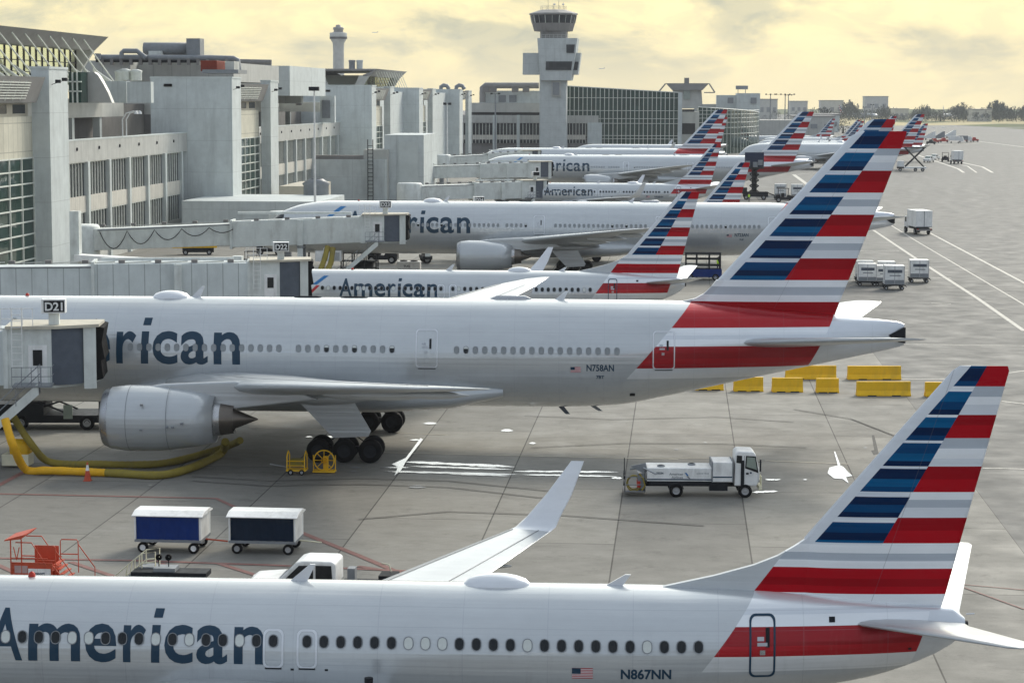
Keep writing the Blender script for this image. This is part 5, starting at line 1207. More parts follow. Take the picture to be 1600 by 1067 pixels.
# -- white pickup
def pickup(px, py, rz, label, group=None, sc=1., flat=True, loc=None):
    p = root_at('pickup_truck', px, py, rz, label, 'pickup truck', group); p.scale = (sc, sc, sc)
    if loc: p.location = loc
    mb = MB(); mb.prism([(.3, .45), (2.75, .45), (2.78, .95), (2.6, 1.08), (1.45, 1.18), (.3, 1.2)], -.95, .95, Wt); mb.build('body', p, bevel=.06)
    mb = MB(); rings = []
    mb.prism([(-.85, .9), (1.5, 1.1), (.75, 1.82), (.5, 1.9), (-.7, 1.9), (-.85, 1.8)], -.88, .88, Wt); cbn = mb.build('cab', p, bevel=.07)
    MB().prism([(-.72, 1.2), (-.05, 1.2), (-.05, 1.74), (-.68, 1.74)], -.9, .9, MT['glassy']).build('side_window', cbn); MB().prism([(.05, 1.2), (1.15, 1.2), (.62, 1.72), (.05, 1.74)], -.9, .9, MT['glassy']).build('side_window', cbn)
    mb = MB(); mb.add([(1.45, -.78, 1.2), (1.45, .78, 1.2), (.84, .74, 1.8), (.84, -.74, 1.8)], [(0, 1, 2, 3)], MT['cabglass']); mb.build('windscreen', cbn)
    MB().box(-.84, -.7, -.7, .7, 1.25, 1.72, MT['glassy']).build('rear_window', cbn)
    mb = MB(); mb.box(-3.1, -.9, -.95, .95, .72, .85, MT['dark'] if flat else Wt)
    if flat: mb.box(-3.2, -2.5, -.5, .5, .85, 1.3, MT['dark']); mb.box(-1.5, -1.2, -.3, .2, .85, 1.5, MT['grey']); mb.tube([(-2.9, -.3, 1.3), (-2.8, -.3, 1.6), (-2.5, -.3, 1.65)], .03, MT['rail'], 5)
    else: mb.box(-3.1, -.9, -.95, -.88, .5, 1.2, Wt); mb.box(-3.1, -.9, .88, .95, .5, 1.2, Wt); mb.box(-3.15, -3.08, -.95, .95, .5, 1.2, Wt)
    mb.build('load_bed', p)
    for x in (-2.2, 1.9):
        for y in (-.82, .82): MB().wheel(x, y, .38, .38, .25, 18).build('wheel', p)
    for y in (-.7, .7): MB().box(2.72, 2.8, y-.15, y+.15, .75, .95, MT['lip']).build('headlight', p)
    return p
p = pickup(500, 940, 178.5, 'white pickup truck with dark flat bed, half hidden behind the near fuselage'); p.location.y -= .3; p.location.z = 0
# -- traffic cones
def cone(px, py, label, h=.75):
    c = root_at('traffic_cone', px, py, 0, label, 'traffic cone', 'orange traffic cones on the apron')
    MB().box(-.2, .2, -.2, .2, 0, .04, MT['orred']).build('base', c)
    s = h/.75; MB().lathe([(.04, .15*s), (h*.55, .075*s)], MT['orred'], axis='z', n=14).lathe([(h*.85, .04*s), (h, .025*s), (h, .001)], MT['orred'], axis='z', n=14).build('body', c)
    MB().lathe([(h*.55, .077*s), (h*.85, .042*s)], MT['white'], axis='z', n=14).build('reflective_band', c)
cone(137, 751, 'orange traffic cone with white band beside the yellow hoses', 1.0)
cone(718, 423, 'small orange cone in front of the engine of the far twin-aisle jet')
# -- barriers
def barrier(px0, px1, py, idx, label):
    a, b = gr(px0, py), gr(px1, py); q = (a+b)/2; L_ = (b-a).length/2
    o = empty('concrete_barrier', (q.x, q.y, 0), label, 'barrier', 'yellow concrete barriers in two rows', math.atan2(b.y-a.y, b.x-a.x)+R(random.uniform(-.6, .6)))
    mb = MB(); pr = [(-.36, .0), (.36, 0), (.36, .09), (.17, .36), (.13, .98), (-.13, .98), (-.17, .36), (-.36, .09)]
    mb.prism(pr, -L_, L_, MT['yellow'], 'x'); mb.build('barrier_body', o, bevel=.02)
    mb = MB()
    for x in (-.45*L_, .45*L_): mb.box(x-.3, x+.3, -.37, .37, -.001, .07, MT['dark'])
    mb.build('fork_slot', o); return o
barrier(1227, 1306, 592, 0, 'yellow barrier under the tail of the big jet, back row left')
barrier(1324, 1407, 592.5, 1, 'yellow barrier in the back row, right of the gap')
barrier(1206, 1254, 612, 2, 'short yellow barrier in the front row, second from the fuselage end')
barrier(1275, 1310, 613, 3, 'shortest yellow barrier in the front row')
barrier(1338, 1422, 618, 4, 'longest yellow barrier of the front row')
barrier(1445, 1500, 619, 5, 'yellow barrier half hidden by the near tail fin')
barrier(1146, 1192, 611, 6, 'yellow barrier partly hidden by the big fuselage in the front row')
barrier(1085, 1130, 609, 7, 'yellow barrier almost hidden under the rear fuselage')
# -- yellow supply hoses
def hose(name, pts, r_, mts, label, grp='flexible air hoses lying under the engine'):
    mb = MB(); P3 = []
    # smooth through points
    for i in range(len(pts)-1):
        p_1, p0_, p1_, p2_ = pts[max(i-1, 0)], pts[i], pts[i+1], pts[min(i+2, len(pts)-1)]
        for j in range(24):
            t_ = j/24; P3.append(tuple(.5*((2*p0_[k_])+(-p_1[k_]+p1_[k_])*t_+(2*p_1[k_]-5*p0_[k_]+4*p1_[k_]-p2_[k_])*t_**2+(-p_1[k_]+3*p0_[k_]-3*p1_[k_]+p2_[k_])*t_**3) for k_ in range(3)))
    P3.append(tuple(pts[-1])); rr = [r_*(1+.05*(-1)**i+.04*math.sin(i*.37)) for i in range(len(P3))]
    cut = int(len(P3)*mts[0]) if isinstance(mts[0], float) else None
    if cut: mb.tube(P3[:cut+1], rr[:cut+1], mts[1], 10); mb.tube(P3[cut:], rr[cut:], mts[2], 10)
    else: mb.tube(P3, rr, mts[0], 10)
    return tag(mb.build(name), label, 'hose', grp)
def gz(px, py, z): q = gr(px, py, z); return (q.x, q.y, z)
h1 = [at(8, 655, 113), at(20, 695, 112.5), gz(40, 733, .25), gz(70, 735, .25), gz(110, 736, .25), gz(180, 739, .22), gz(250, 742, .22), gz(300, 730, .22), gz(345, 708, .25), (gz(352, 690, 1.2))]
hose('air_hose', [tuple(v) for v in h1], .22, (.53, MT['orange'], MT['olive']), 'thick hose, bright yellow at its left end and olive beyond')
h2 = [at(20, 650, 116), at(50, 695, 115.5), gz(80, 722, .24), gz(150, 725, .24), gz(250, 724, .22), gz(320, 708, .22), gz(360, 695, .3), gz(375, 688, 1.0)]
hose('air_hose', [tuple(v) for v in h2], .2, (MT['olive'],), 'olive green hose lying behind the yellow one')
for pts, lab in (([at(512, 386, 236), at(507, 405, 235), at(500, 424, 234)], 'olive hose hanging left of the white air unit'), ([at(520, 388, 236), at(517, 410, 235), at(510, 425, 234)], 'olive hose with white elbow hanging by the air unit')):
    hose('air_hose', [tuple(v) for v in pts], .3, (MT['olive'],), lab, 'hoses hanging from the D23 bridge')
# yellow wheeled box at the D21 stair foot
g = root_at('ground_power_cart', 28, 729, 0, 'cream base cart with yellow ribbed drum at the foot of the hoses', 'cart')
MB().box(-.75, .75, -.5, .5, .12, .75, MT['rail']).build('base_box', g, bevel=.03); MB().lathe([(-.5, .5), (.5, .5), (.5, .1)], MT['yellow'], (.2, 0, 1.05), 'x', 16).build('drum', g)
# -- tow-bar wheels (yellow) near gear
g = root_at('wheel_chock_cart', 465, 740, 0, 'yellow framed trolley on the apron left of the main wheels', 'trolley', 'yellow trolleys by the main landing gear')
Ye = MT['yellow']; mb = MB(); mb.box(-.55, .5, -.45, .45, .2, .28, Ye)
for x in (-.5, .45): mb.tube([(x, -.4, .2), (x, -.4, 1.0), (x, 0, 1.25), (x, .4, 1.0), (x, .4, .2)], .035, Ye, 6)
for zz in (.5, .75): mb.bar((-.5, -.4, zz), (.45, -.4, zz), .04, Ye)
mb.bar((-.55, 0, .35), (-1.5, 0, .5), .05, MT['hub']); mb.build('frame', g); MB().box(-.35, .3, -.3, .3, .5, .8, MT['olive']).build('tank', g); MB().wheel(.3, -.45, .15, .15, .08, 10).build('wheel', g); MB().wheel(-.3, -.45, .15, .15, .08, 10).build('wheel', g)
g = root_at('hose_reel', 507, 738, 0, 'yellow round hose reel stand in front of the main wheels', 'hose reel')
mb = MB(); mb.box(-.6, .6, -.35, .35, .05, .13, Ye); mb.box(-.06, .22, -.05, .05, .1, .9, Ye)
for x in (-.6, .6): mb.bar((x, 0, .1), (x, 0, .95), .04, Ye)
mb.build('stand', g); n = 24; mb = MB(); mb.tube([(.0+.55*math.cos(2*math.pi*i/n), -.1, .68+.55*math.sin(2*math.pi*i/n)) for i in range(n+1)], .035, Ye, 6)
for i in range(4): a_ = math.pi*i/4; mb.bar((.55*math.cos(a_), -.1, .68+.55*math.sin(a_)), (-.55*math.cos(a_), -.1, .68-.55*math.sin(a_)), .028, Ye)
mb.lathe([(-.2, .16), (0, .16)], Ye, (0, 0, .68), 'y', 12); mb.build('reel', g)
# -- cargo loader under the forward hold of the big jet
g = root_at('cargo_loader', 70, 672, 6, 'dark cargo loader parked under the belly at the foot of the D21 stairs', 'cargo loader'); g.location.y += 1.5
D = MT['dark']; mb = MB(); mb.box(-3.5, 3.2, -1.5, 1.5, .45, .9, D); mb.box(-3.5, -.2, -1.55, 1.5, .9, 1.6, D); mb.box(-2.0, 1.6, -1.3, 1.3, 1.85, 2.1, MT['grey']); mb.build('chassis', g)
mb = MB()
for x in (-1.8, 1.4): mb.bar((x, -1.3, .9), (-x*.6, -1.3, 1.85), .08, D); mb.bar((x, 1.3, .9), (-x*.6, 1.3, 1.85), .08, D)
mb.build('scissor_lift', g); mb = MB(); mb.box(3.0, 7.4, -1.4, 1.4, .75, .9, MT['ply']); mb.box(3.0, 7.4, -1.5, -1.4, .55, .95, MT['grey']); mb.bar((3.2, -1.4, .5), (3.2, -1.4, 2.6), .13, D); mb.build('loading_deck', g)
MB().box(1.0, 1.55, -1.56, -1.52, .7, 1.55, MT['cabglass']).build('control_panel', g)
for x in (-2.8, -1.6, 2.4): MB().wheel(x, -1.4, .45, .45, .3, 16).build('wheel', g)
# -- equipment below the D23 bridge
def tug(px, py, rz, label, Y=None, canopy=True, s=1.):
    g = root_at('baggage_tractor', px, py, rz, label, 'tractor', 'dark ramp tractors'); g.scale = (s, s, s)
    mb = MB(); mb.prism([(-1.3, .35), (1.5, .35), (1.5, .95), (.4, 1.05), (.3, .75), (-.6, .75), (-.7, 1.1), (-1.3, 1.1)], -.7, .7, D); mb.build('body', g, bevel=.05)
    if canopy:
        mb = MB(); mb.box(-1.0, .6, -.7, .7, 1.95, 2.03, D)
        for x in (-.95, .5):
            for y in (-.65, .65): mb.bar((x, y, .9), (x, y, 1.95), .04, D)
        mb.build('canopy', g)
    for x in (-.9, 1.0):
        for y in (-.65, .65): MB().wheel(x, y, .36, .36, .25, 16).build('wheel', g)
    MB().box(-.5, -.1, -.3, .3, .75, 1.3, MT['black']).build('seat', g)
    return g
tug(1108-0, 0, 0, 'x') if 0 else None
tug(597, 411, 0, 'dark tractor parked beneath the nose of the long jet right of the D23 stairs', s=1.3)
tug(420, 398, 10, 'dark tractor under the D23 bridge left of its support leg', canopy=False, s=1.2); tug(397, 419, -5, 'small dark tractor between the D22 sign and the D23 bridge', s=1.)
g = root_at('equipment_rack', 560, 424, 0, 'dark steel equipment rack under the white air unit', 'rack'); mb = MB()
for x in (-1.9, -.6, .8, 2.2):
    for y in (-.8, .8): mb.box(x-.07, x+.07, y-.07, y+.07, 0, 2.2, D)
for zz in (.4, 1.2, 2.1): mb.box(-1.95, 2.25, -.85, .85, zz, zz+.1, D)
mb.build('frame', g); MB().box(-.5, 1.7, -.6, .6, .5, 1.1, MT['black']).build('generator', g)
g = root_at('belt_loader', 300, 398, 12, 'yellow and black belt loader seen under the D23 bridge', 'belt loader'); mb = MB(); mb.box(-2.5, 3.2, -.6, .6, .9, 1.15, Ye); mb.bar((-1.2, -.3, .9), (-2.6, -.3, 2.4), .16, Ye); mb.bar((-2.0, .3, .9), (-3.2, .3, 2.1), .16, Ye); mb.build('belt', g); MB().box(-1.2, 2.8, -.8, .8, .35, .9, D).build('chassis', g)
for x in (-.8, 2.2): MB().wheel(x, -.75, .35, .35, .25, 14).build('wheel', g)
g = root_at('air_start_unit', 639, 425, 0, 'white air unit with two roof fans standing in front of the D23 stairs', 'ground unit'); MB().box(-1.35, 1.35, -.7, .7, .3, 1.25, MT['white']).build('body', g, bevel=.05)
sign_text('unit_marking', 'TUG', .35, MT['dark'], g, lambda x, y: (-.55+x, -.71, .6+y), .01, .75)
for x in (-.6, .6): MB().lathe([(1.25, .42), (1.38, .42), (1.38, .1)], D, (x, 0, 0), 'z', 12).build('fan', g)
for x in (-.9, .9): MB().wheel(x, -.6, .2, .2, .15, 10).build('wheel', g)
# cargo rack under rear hold of N723AN
g = root_at('cargo_loader', 1098, 437, 0, 'blue and black cargo loader under the rear of the long jet', 'cargo loader'); mb = MB()
for x in (-1.9, -.7, .7, 1.9):
    for y in (-1, 1): mb.box(x-.09, x+.09, y-.09, y+.09, .3, 3.0, D)
for zz in (1.6, 2.3, 2.9): mb.box(-2.0, 2.0, -1.1, 1.1, zz, zz+.1, D)
mb.build('frame', g); MB().box(-2.1, 2.1, -1.2, 1.2, .35, 1.25, MT['blue']).build('chassis', g, bevel=.05)
for x in (-1.4, 1.4): MB().wheel(x, -1.1, .38, .38, .25, 14).build('wheel', g)

# ---- container dollies and box trucks
def container(px, py, label, s=1., rz=0, tall=1.9):
    g = root_at('container_dolly', px, py, rz, label, 'cargo dolly', 'white cargo containers on dollies'); g.scale = (s, s, s)
    mb = MB(); mb.box(-1.1, 1.1, -1.0, 1.0, .42, .55, D)
    for x in (-1.25, 1.25): mb.bar((x*.8, -.9, .45), (x, -.9, .35), .06, D)
    mb.build('dolly_frame', g)
    mb = MB(); mb.prism([(-1.0, .56), (1.0, .56), (1.0, .56+tall), (-1.0, .56+tall)], -.95, .95, MT['white']); bx = mb.build('container', g, bevel=.03)
    mb = MB()
    for x in (-1.0, 0, .96): mb.box(x-.02, x+.04, -.975, -.95, .6, .5+tall, MT['lip'])
    mb.box(-.7, .75, -.975, -.96, .56+tall*.62, .56+tall*.78, MT['curtain']); mb.box(-.5, .6, -.975, -.96, .56+tall*.45, .56+tall*.5, MT['grey']); mb.box(-1, 1, -.97, -.955, .6, .6+tall*.22, MT['grey']); mb.build('door_marking', bx)
    for x in (-.8, .8):
        for y in (-.85, .85): MB().wheel(x, y, .2, .2, .12, 12).build('wheel', g)
    return g
for a in ((1350, 440, 'white container on a dolly behind, leftmost, half behind its twin', .95), (1354, 446, 'leftmost front container dolly with grey lower panel', .98), (1384, 441, 'container dolly at the back of the middle cluster', .95), (1380, 446, 'container dolly on the left of the middle cluster', .9), (1396, 452, 'nearest container dolly of the middle cluster, on the right', 1.05), (1435, 441, 'white container dolly standing alone by the white lane line', 1.02)): container(a[0], a[1], a[2], a[3])
def boxtruck(px, py, rz, label, s=1., l=5.):
    g = root_at('box_truck', px, py, rz, label, 'truck', 'white box trucks on the service road'); g.scale = (s, s, s)
    MB().box(-l, 0, -1.25, 1.25, 1.15, 3.6, MT['white']).build('cargo_box', g, bevel=.05)
    mb = MB(); mb.box(-l-.03, -l-.01, -.05, .05, 1.2, 3.5, MT['grey']); mb.box(-l-.05, -l, -1.2, 1.2, 1.15, 1.25, MT['grey']); mb.build('rear_door', g)
    mb = MB(); mb.box(-l, 2.0, -.8, .8, .75, 1.1, D); mb.box(-l-.2, -l, -1.2, 1.2, .6, .9, MT['dkcon']); mb.build('chassis', g)
    mb = MB(); mb.prism([(.2, .8), (2.1, .8), (2.15, 1.5), (1.85, 2.5), (.2, 2.6)], -1.05, 1.05, MT['white']); cbn = mb.build('cab', g, bevel=.08)
    mb = MB(); mb.box(.9, 1.75, -1.07, 1.07, 1.65, 2.35, MT['glassy']); mb.build('side_window', cbn); mb = MB(); mb.add([(2.17, -.95, 1.55), (2.17, .95, 1.55), (1.88, .95, 2.45), (1.88, -.95, 2.45)], [(0, 1, 2, 3)], MT['glassy']); mb.build('windscreen', cbn)
    for x in (-l+1.1, 1.3):
        for y in (-1.0, 1.0): MB().wheel(x, y, .48, .48, .35, 18).build('wheel', g)
    for y in (-1., 1.): MB().box(-l-.22, -l-.19, y-.12, y+.12, .8, .92, MT['red']).build('tail_light', g)
    return g
boxtruck(1429, 364, 100, 'white box truck seen from behind on the service road past the barriers')
boxtruck(1493, 256, 95, 'distant white box truck on the taxi lane, right of two small vehicles', 1.15, 4.)
tug(1477, 253, 80, 'distant dark tractor left of the farther box truck', s=1.5)
pickup(1451, 254, 250, 'small white pickup truck driving on the curved lane', None, 1.1, False)
pickup(1460, 250, 245, 'white pickup truck just behind the small white one', None, 1.0, False)
# carts and tractor between fins
container(1219, 312, 'white covered container behind the dark tractor, seen left of the big fin', 1.15, tall=2.2); tug(1226, 316, 0, 'dark tractor pulling white containers, left of the big fin', s=1.35); container(1245, 313, 'white container half hidden by the big fin edge', 1.15, tall=2.2)
# dark lift truck behind narrow jet's fin
g = root_at('catering_lift', 1178, 312, 0, 'dark raised lift truck beside the far jet tails', 'lift truck'); mb = MB(); mb.box(-2.2, 2.8, -1.1, 1.1, .6, 1.6, D); mb.box(-2.6, -1.4, -1.1, 1.1, 1.2, 2.4, D); mb.bar((2.2, -.5, 1.6), (4.2, -.5, .8), .14, D); mb.build('chassis', g)
mb = MB()
for i in range(4):
    z0_ = 1.6+i*1.15
    for y in (-1, 1): mb.bar((-.9, y, z0_), (.9, y, z0_+1.15), .12, D); mb.bar((.9, y, z0_), (-.9, y, z0_+1.15), .12, D)
mb.box(-.5, .5, -.6, .6, 1.6, 6.2, MT['black']); mb.build('scissor_lift', g); mb = MB(); mb.box(-1.9, 1.9, -1.2, 1.2, 6.2, 6.5, D); mb.box(-1.9, 1.9, .9, 1.2, 6.5, 9.4, mat('navy_box', (.02, .03, .07), .5)); mb.build('platform', g)
for x, z_ in ((-1.3, 7.2), (.2, 7), (1.2, 7.4)): MB().box(x-.5, x+.4, -1.0, .2, z_-.5, z_+.5, MT['grey']).build('cargo_bin', g)
for x in (-1.6, 1.9): MB().wheel(x, -1.1, .5, .5, .35, 14).build('wheel', g)
# scissor truck at the farther grey tail
g = root_at('scissor_lift_truck', 1424, 268, 0, 'scissor lift truck raised against the far grey tail cone', 'lift truck'); mb = MB(); mb.box(-4, 4, -1.2, 1.2, .8, 1.3, MT['white']); mb.prism([(-4, .8), (-2.2, .8), (-2.2, 2.9), (-3.7, 2.9), (-4, 2)], -1.2, 1.2, MT['white']); mb.build('chassis', g)
mb = MB()
for y in (-1, 1): mb.bar((-1.8, y, 1.3), (3.4, y, 6.5), .22, D); mb.bar((3.4, y, 1.3), (-1.8, y, 6.5), .22, D)
mb.build('scissor_lift', g); MB().box(-2.2, 3.8, -1.2, 1.2, 6.5, 6.8, D).build('platform', g)
for x in (-3.2, 1, 3): MB().wheel(x, -1.1, .5, .5, .35, 12).build('wheel', g)

# ---- people (hi-vis vests)
def person(px, py, label, rz=0, walk=.25, h=1.78):
    q = gr(px, py); me = bpy.data.meshes.new('person'); V = []; E_ = []; RR = []
    def v(x, y, z, r): V.append((x, y, z)); RR.append(r); return len(V)-1
    s = h/1.78
    pel = v(0, 0, .95*s, .14); ch = v(0, 0, 1.3*s, .17); nk = v(0, 0, 1.5*s, .07); hd = v(.02, 0, 1.62*s, .1); tp = v(.02, 0, 1.72*s, .085); E_ += [(pel, ch), (ch, nk), (nk, hd), (hd, tp)]
    for sg in (-1, 1):
        hp = v(0, sg*.1, .9*s, .11); kn = v(sg*walk*.5+.05, sg*.11, .5*s, .075); an = v(sg*walk, sg*.12, .08, .05); to = v(sg*walk+.16, sg*.13, .04, .04); E_ += [(pel, hp), (hp, kn), (kn, an), (an, to)]
        sh = v(0, sg*.2, 1.42*s, .08); el = v(-sg*.12, sg*.27, 1.15*s, .05); wr = v(-sg*.1+.15, sg*.27, .92*s, .038); ha = v(-sg*.1+.2, sg*.26, .84*s, .04); E_ += [(ch, sh), (sh, el), (el, wr), (wr, ha)]
    me.from_pydata(V, E_, []); o = bpy.data.objects.new('person', me); COL.objects.link(o); o.location = (q.x, q.y, 0); o.rotation_euler = (0, 0, R(rz))
    sk = o.modifiers.new('skin', 'SKIN'); sk.use_smooth_shade = True
    for i, r_ in enumerate(RR): me.skin_vertices[0].data[i].radius = (r_, r_); me.skin_vertices[0].data[i].use_root = i == 0
    o.modifiers.new('sub', 'SUBSURF').render_levels = 1
    me.materials.append(MT['navy']); tag(o, label, 'person', 'ramp workers in yellow vests')
    mb = MB(); rings = [[Vector((.2*k_*math.cos(a), .24*k_*math.sin(a), z_)) for a in [2*math.pi*i/14 for i in range(14)]] for z_, k_ in ((.95*s, .85), (1.1*s, .88), (1.3*s, 1), (1.44*s, .9), (1.48*s, .45))]
    mb.loft(rings, MT['vest'], cap=False); mb.build('safety_vest', o)
    mb = MB(); mb.lathe([(1.56*s, .105), (1.64*s, .118), (1.7*s, .112)], MT['skin'], (.03, 0, 0), 'z', 12); mb.build('face', o)
    mb = MB(); mb.lathe([(1.68*s, .122), (1.74*s, .11), (1.79*s, .05), (1.8*s, .005)], MT['black'], (.02, 0, 0), 'z', 12); mb.build('hair', o)
person(1122, 425, 'ramp worker in a yellow vest walking right of the blue cargo loader', 0, .3)
person(1170, 316, 'ramp worker in a yellow vest standing at the dark lift truck', 90, .08)

# ---------------------------------------------------------------- farther airliners
def tail_at(px, py, Y, tipx, tipz, sc, yaw=YW):
    """root location so that the fin tip (tipx, tipz) sits at the pixel, at depth Y"""
    q = at(px, py, Y); u = Vector((math.cos(yaw), math.sin(yaw))); k_ = tipx*sc
    return (q.x-k_*u.x, Y-0+(-k_*u.y if 0 else -k_*u.y), 0)
airliner('narrow', tail_at(1127, 225, 383, 39.1, 12.2, 1), YW, 'narrow-body airliner with full lettering behind the D24 bridge', GRP, full=1, reg='N928NN', seed=11)
airliner('narrow', tail_at(1172, 250, 274, 39.1, 12.2, 1), YW, 'airliner of which only the small fin shows beyond the long jet roof', GRP, full=0, seed=12, text=False)
airliner('wide', tail_at(1272, 172, 467, 72.9, 18.3, .985), YW, 'long twin-aisle airliner with lettering under the cross concourse windows', GRP, L=73.0, full=1, seed=13, scale=(.985, 1, .95))
airliner('wide', tail_at(1137, 168, 530, 62.8, 18.3, .97), YW, 'silver twin-aisle airliner in front of the old control tower', GRP, full=1, seed=14, scale=(.97, .97, .95), text=False)
airliner('narrow', tail_at(1137, 182, 655, 39.1, 12.2, 1.2), YW, 'farthest airliner in front of the glass hall, its crown just showing', GRP, full=0, seed=15, scale=(1.2, 1.2, 1.2), text=False)
airliner('narrow', tail_at(1401, 190, 705, 39.1, 12.2, 1.15), YW, 'white airliner with lettering seen in the gap left of the big fin', GRP, full=1, seed=16, scale=(1.15, 1.15, 1.2))
airliner('wide', tail_at(1445, 177, 640, 62.8, 18.3, .85), YW, 'grey tailed airliner showing right of the big fin with a scissor lift at its tail', GRP, full=0, seed=17, scale=(.85, .85, .86), text=False)
airliner('narrow', tail_at(1450, 198, 720, 39.1, 12.2, 1.), YW, 'airliner showing only its small fin right of the grey tail', GRP, full=0, seed=18, text=False)
airliner('narrow', tail_at(1305, 184, 880, 39.1, 12.2, 1.), YW, 'white airliner with a small fin standing alone before the far concourse', GRP, full=0, seed=19, text=False)
airliner('narrow', tail_at(1345, 187, 840, 39.1, 12.2, 1.), YW, 'airliner whose small fin is the left one of the touching pair', GRP, full=0, seed=20, text=False)
airliner('narrow', tail_at(1350, 190, 790, 39.1, 12.2, 1.), YW, 'airliner whose small fin is the right one of the touching pair', GRP, full=0, seed=21, text=False)
q = gr(1385, 187); airliner('narrow', (q.x-8, q.y, 0), R(150), 'bright white airliner taxiing before the far tree line', 'distant taxiing airliners', full=0, seed=22, text=False, scale=(1.1, 1.1, 1.1))
q = gr(1484, 187); airliner('narrow', (q.x, q.y-10, 0), R(94), 'distant airliner taxiing nose on towards the camera, at the far right', 'distant taxiing airliners', full=0, seed=23, text=False, scale=(1.1, 1.1, 1.1))
for px, py, lab in ((581, 52, 'tiny airliner flying just right of the distant round tower'), (935, 108.5, 'tiny airliner flying right of the old control tower')):
    q = at(px, py, 13500); airliner('narrow', tuple(q), R(10), lab, 'airliners in the sky', full=0, seed=24, text=False, gear=False)

# ---------------------------------------------------------------- light masts
def mast(px, ytop, Y, label, n=4, ybase=None, w=3.):
    q = at(px, ytop, Y); g = empty('light_mast', (q.x, Y, 0), label, 'light mast', 'floodlight masts of the airport')
    MB().tube([(0, 0, 0), (0, 0, q.z)], [.2, .1] if Y < 600 else [.35, .18], MT['white'] if Y < 600 else MT['grey'], 8).build('pole', g)
    mb = MB(); mb.bar((-w/2, 0, q.z), (w/2, 0, q.z), .08, MT['dark'])
    for i in range(n): x = -w/2+w*i/(n-1); mb.box(x-.35, x+.35, -.5, .1, q.z-.2, q.z+.35, MT['dark'])
    mb.build('lamp_head', g)
for a in ((491, 140, 300, 'tall white light mast rising in front of the second window wing', 2, None, .7), (699, 163, 520, 'white light mast in front of the fourth terminal block', 2, None, 1.2), (774, 147, 700, 'white light mast before the cross concourse windows', 2, None, 2.4),
          (1204, 148, 1000, 'thin light mast, left one of the pair above the far fins', 3, None, 4), (1227, 148, 1000, 'light mast with a wide lamp head above the far fins', 5, None, 8), (1232, 149, 1050, 'thin light mast just right of the wide headed one', 3, None, 3), (1363, 164, 1300, 'thin distant mast right of the taxiing white jet', 2, None, 1.5), (1351, 168, 1300, 'short distant mast left of the taxiing white jet', 2, None, 1.5)): mast(*a)
# ---------------------------------------------------------------- distant grass, trees, buildings
sheet('grass_strip', [tuple(gr(*p)) for p in ((1180, 197), (1280, 182), (1800, 180), (1900, 190), (1600, 195), (1380, 197))], .03, GM['grass'])
sheet('grass_strip', [tuple(gr(*p)) for p in ((1495, 196), (1560, 193.8), (1760, 195.5), (1700, 199), (1560, 199))], .06, GM['green'])
sheet('grass_strip', [tuple(gr(*p)) for p in ((1568, 200.5), (1620, 199.5), (1700, 202), (1640, 204.5))], .06, GM['green'])
sheet('grass_strip', [tuple(gr(*p)) for p in ((1360, 189), (1420, 188), (1500, 191), (1440, 193))], .06, GM['green'])
sheet('grass_field', [tuple(gr(*p)) for p in ((900, 179), (1900, 179), (1900, 171), (900, 171))], .03, GM['green'])
LEAF = mat('tree_foliage', (.05, .062, .05), .9, scale=.05, var=.4); BARK = mat('tree_bark', (.08, .06, .04), .9)
rnd = random.Random(4)
def leafy(mb, x, y, h, w, n, spiky):
    """crown of many small leaf clumps through a tall volume"""
    for i in range(n):
        u_ = rnd.random()**.8; zz = h*(.06+.94*u_); rr = w*(1-u_*.75 if spiky else math.sqrt(max(.05, 1-(u_*1.7-.75)**2)))*rnd.random()**.5; a = rnd.random()*6.283
        cx, cy = x+rr*math.cos(a), y+rr*math.sin(a); s = h*rnd.uniform(.04, .09)
        p = [Vector((cx+rnd.uniform(-s, s)*.7, cy+rnd.uniform(-s, s)*.7, zz+rnd.uniform(-s, s*2.2 if spiky else s))) for _ in range(4)]
        mb.add(p, [(0, 1, 2), (0, 2, 3), (0, 3, 1), (1, 3, 2)], LEAF)
mb = MB()
for i in range(900):
    px = rnd.uniform(1300, 1660) if i < 820 else rnd.uniform(1180, 1340); Y = rnd.uniform(1900, 2500); x = at(px, 170, Y).x
    prof = (10.5 + 2.5*math.sin(px*.021)+3*math.sin(px*.11)); sp = rnd.random() < .85
    if px < 1318: prof *= .55
    leafy(mb, x, Y, max(4, prof*rnd.uniform(.55, 1.15))*Y/2300, rnd.uniform(3.5, 6.5), 45, sp)
tag(mb.build('treeline', fixn=False), 'long dark line of trees on the horizon beyond the taxiways', 'trees', None, 'stuff')
def tree(px, Y, h, w, lab):
    x = at(px, 170, Y).x; g = empty('tree', (x, Y, 0), lab, 'tree', 'single trees beyond the far fins'); MB().tube([(0, 0, 0), (0, 0, h*.6)], [w*.08, w*.03], BARK, 6).build('trunk', g); m2 = MB(); leafy(m2, 0, 0, h, w*.55, 260, False); m2.build('crown', g, fixn=False)
tree(1287, 1500, 14, 15, 'broad round tree above the far touching fins'); tree(1318, 1300, 7, 10, 'low round tree beside the white shed near the far fins'); tree(1470, 2000, 10, 12, 'dark low tree left of the nose-on taxiing jet')
def fb(px0, px1, yt, Y, lab, m_='concrete', dep=40, nm='distant_building'):
    a, b = at(px0, yt, Y), at(px1, yt, Y); g = empty(nm, ((a.x+b.x)/2, Y, 0), lab, 'building', 'far buildings on the horizon')
    w = (b.x-a.x)/2; MB().box(-w, w, 0, dep, 0, a.z, MT[m_]).build('wall', g); MB().box(-w-.5, w+.5, -.5, dep+.5, a.z, a.z+.8, MT['roof']).build('roof', g)
    mb = MB(); n = max(3, int((b.x-a.x)/14))
    for i in range(n): x = -w+2*w*(i+.5)/n; mb.box(x-w/n*.5, x+w/n*.5, -.4, 0, a.z*.35, a.z*.6, MT['grey'])
    mb.build('window_band', g)
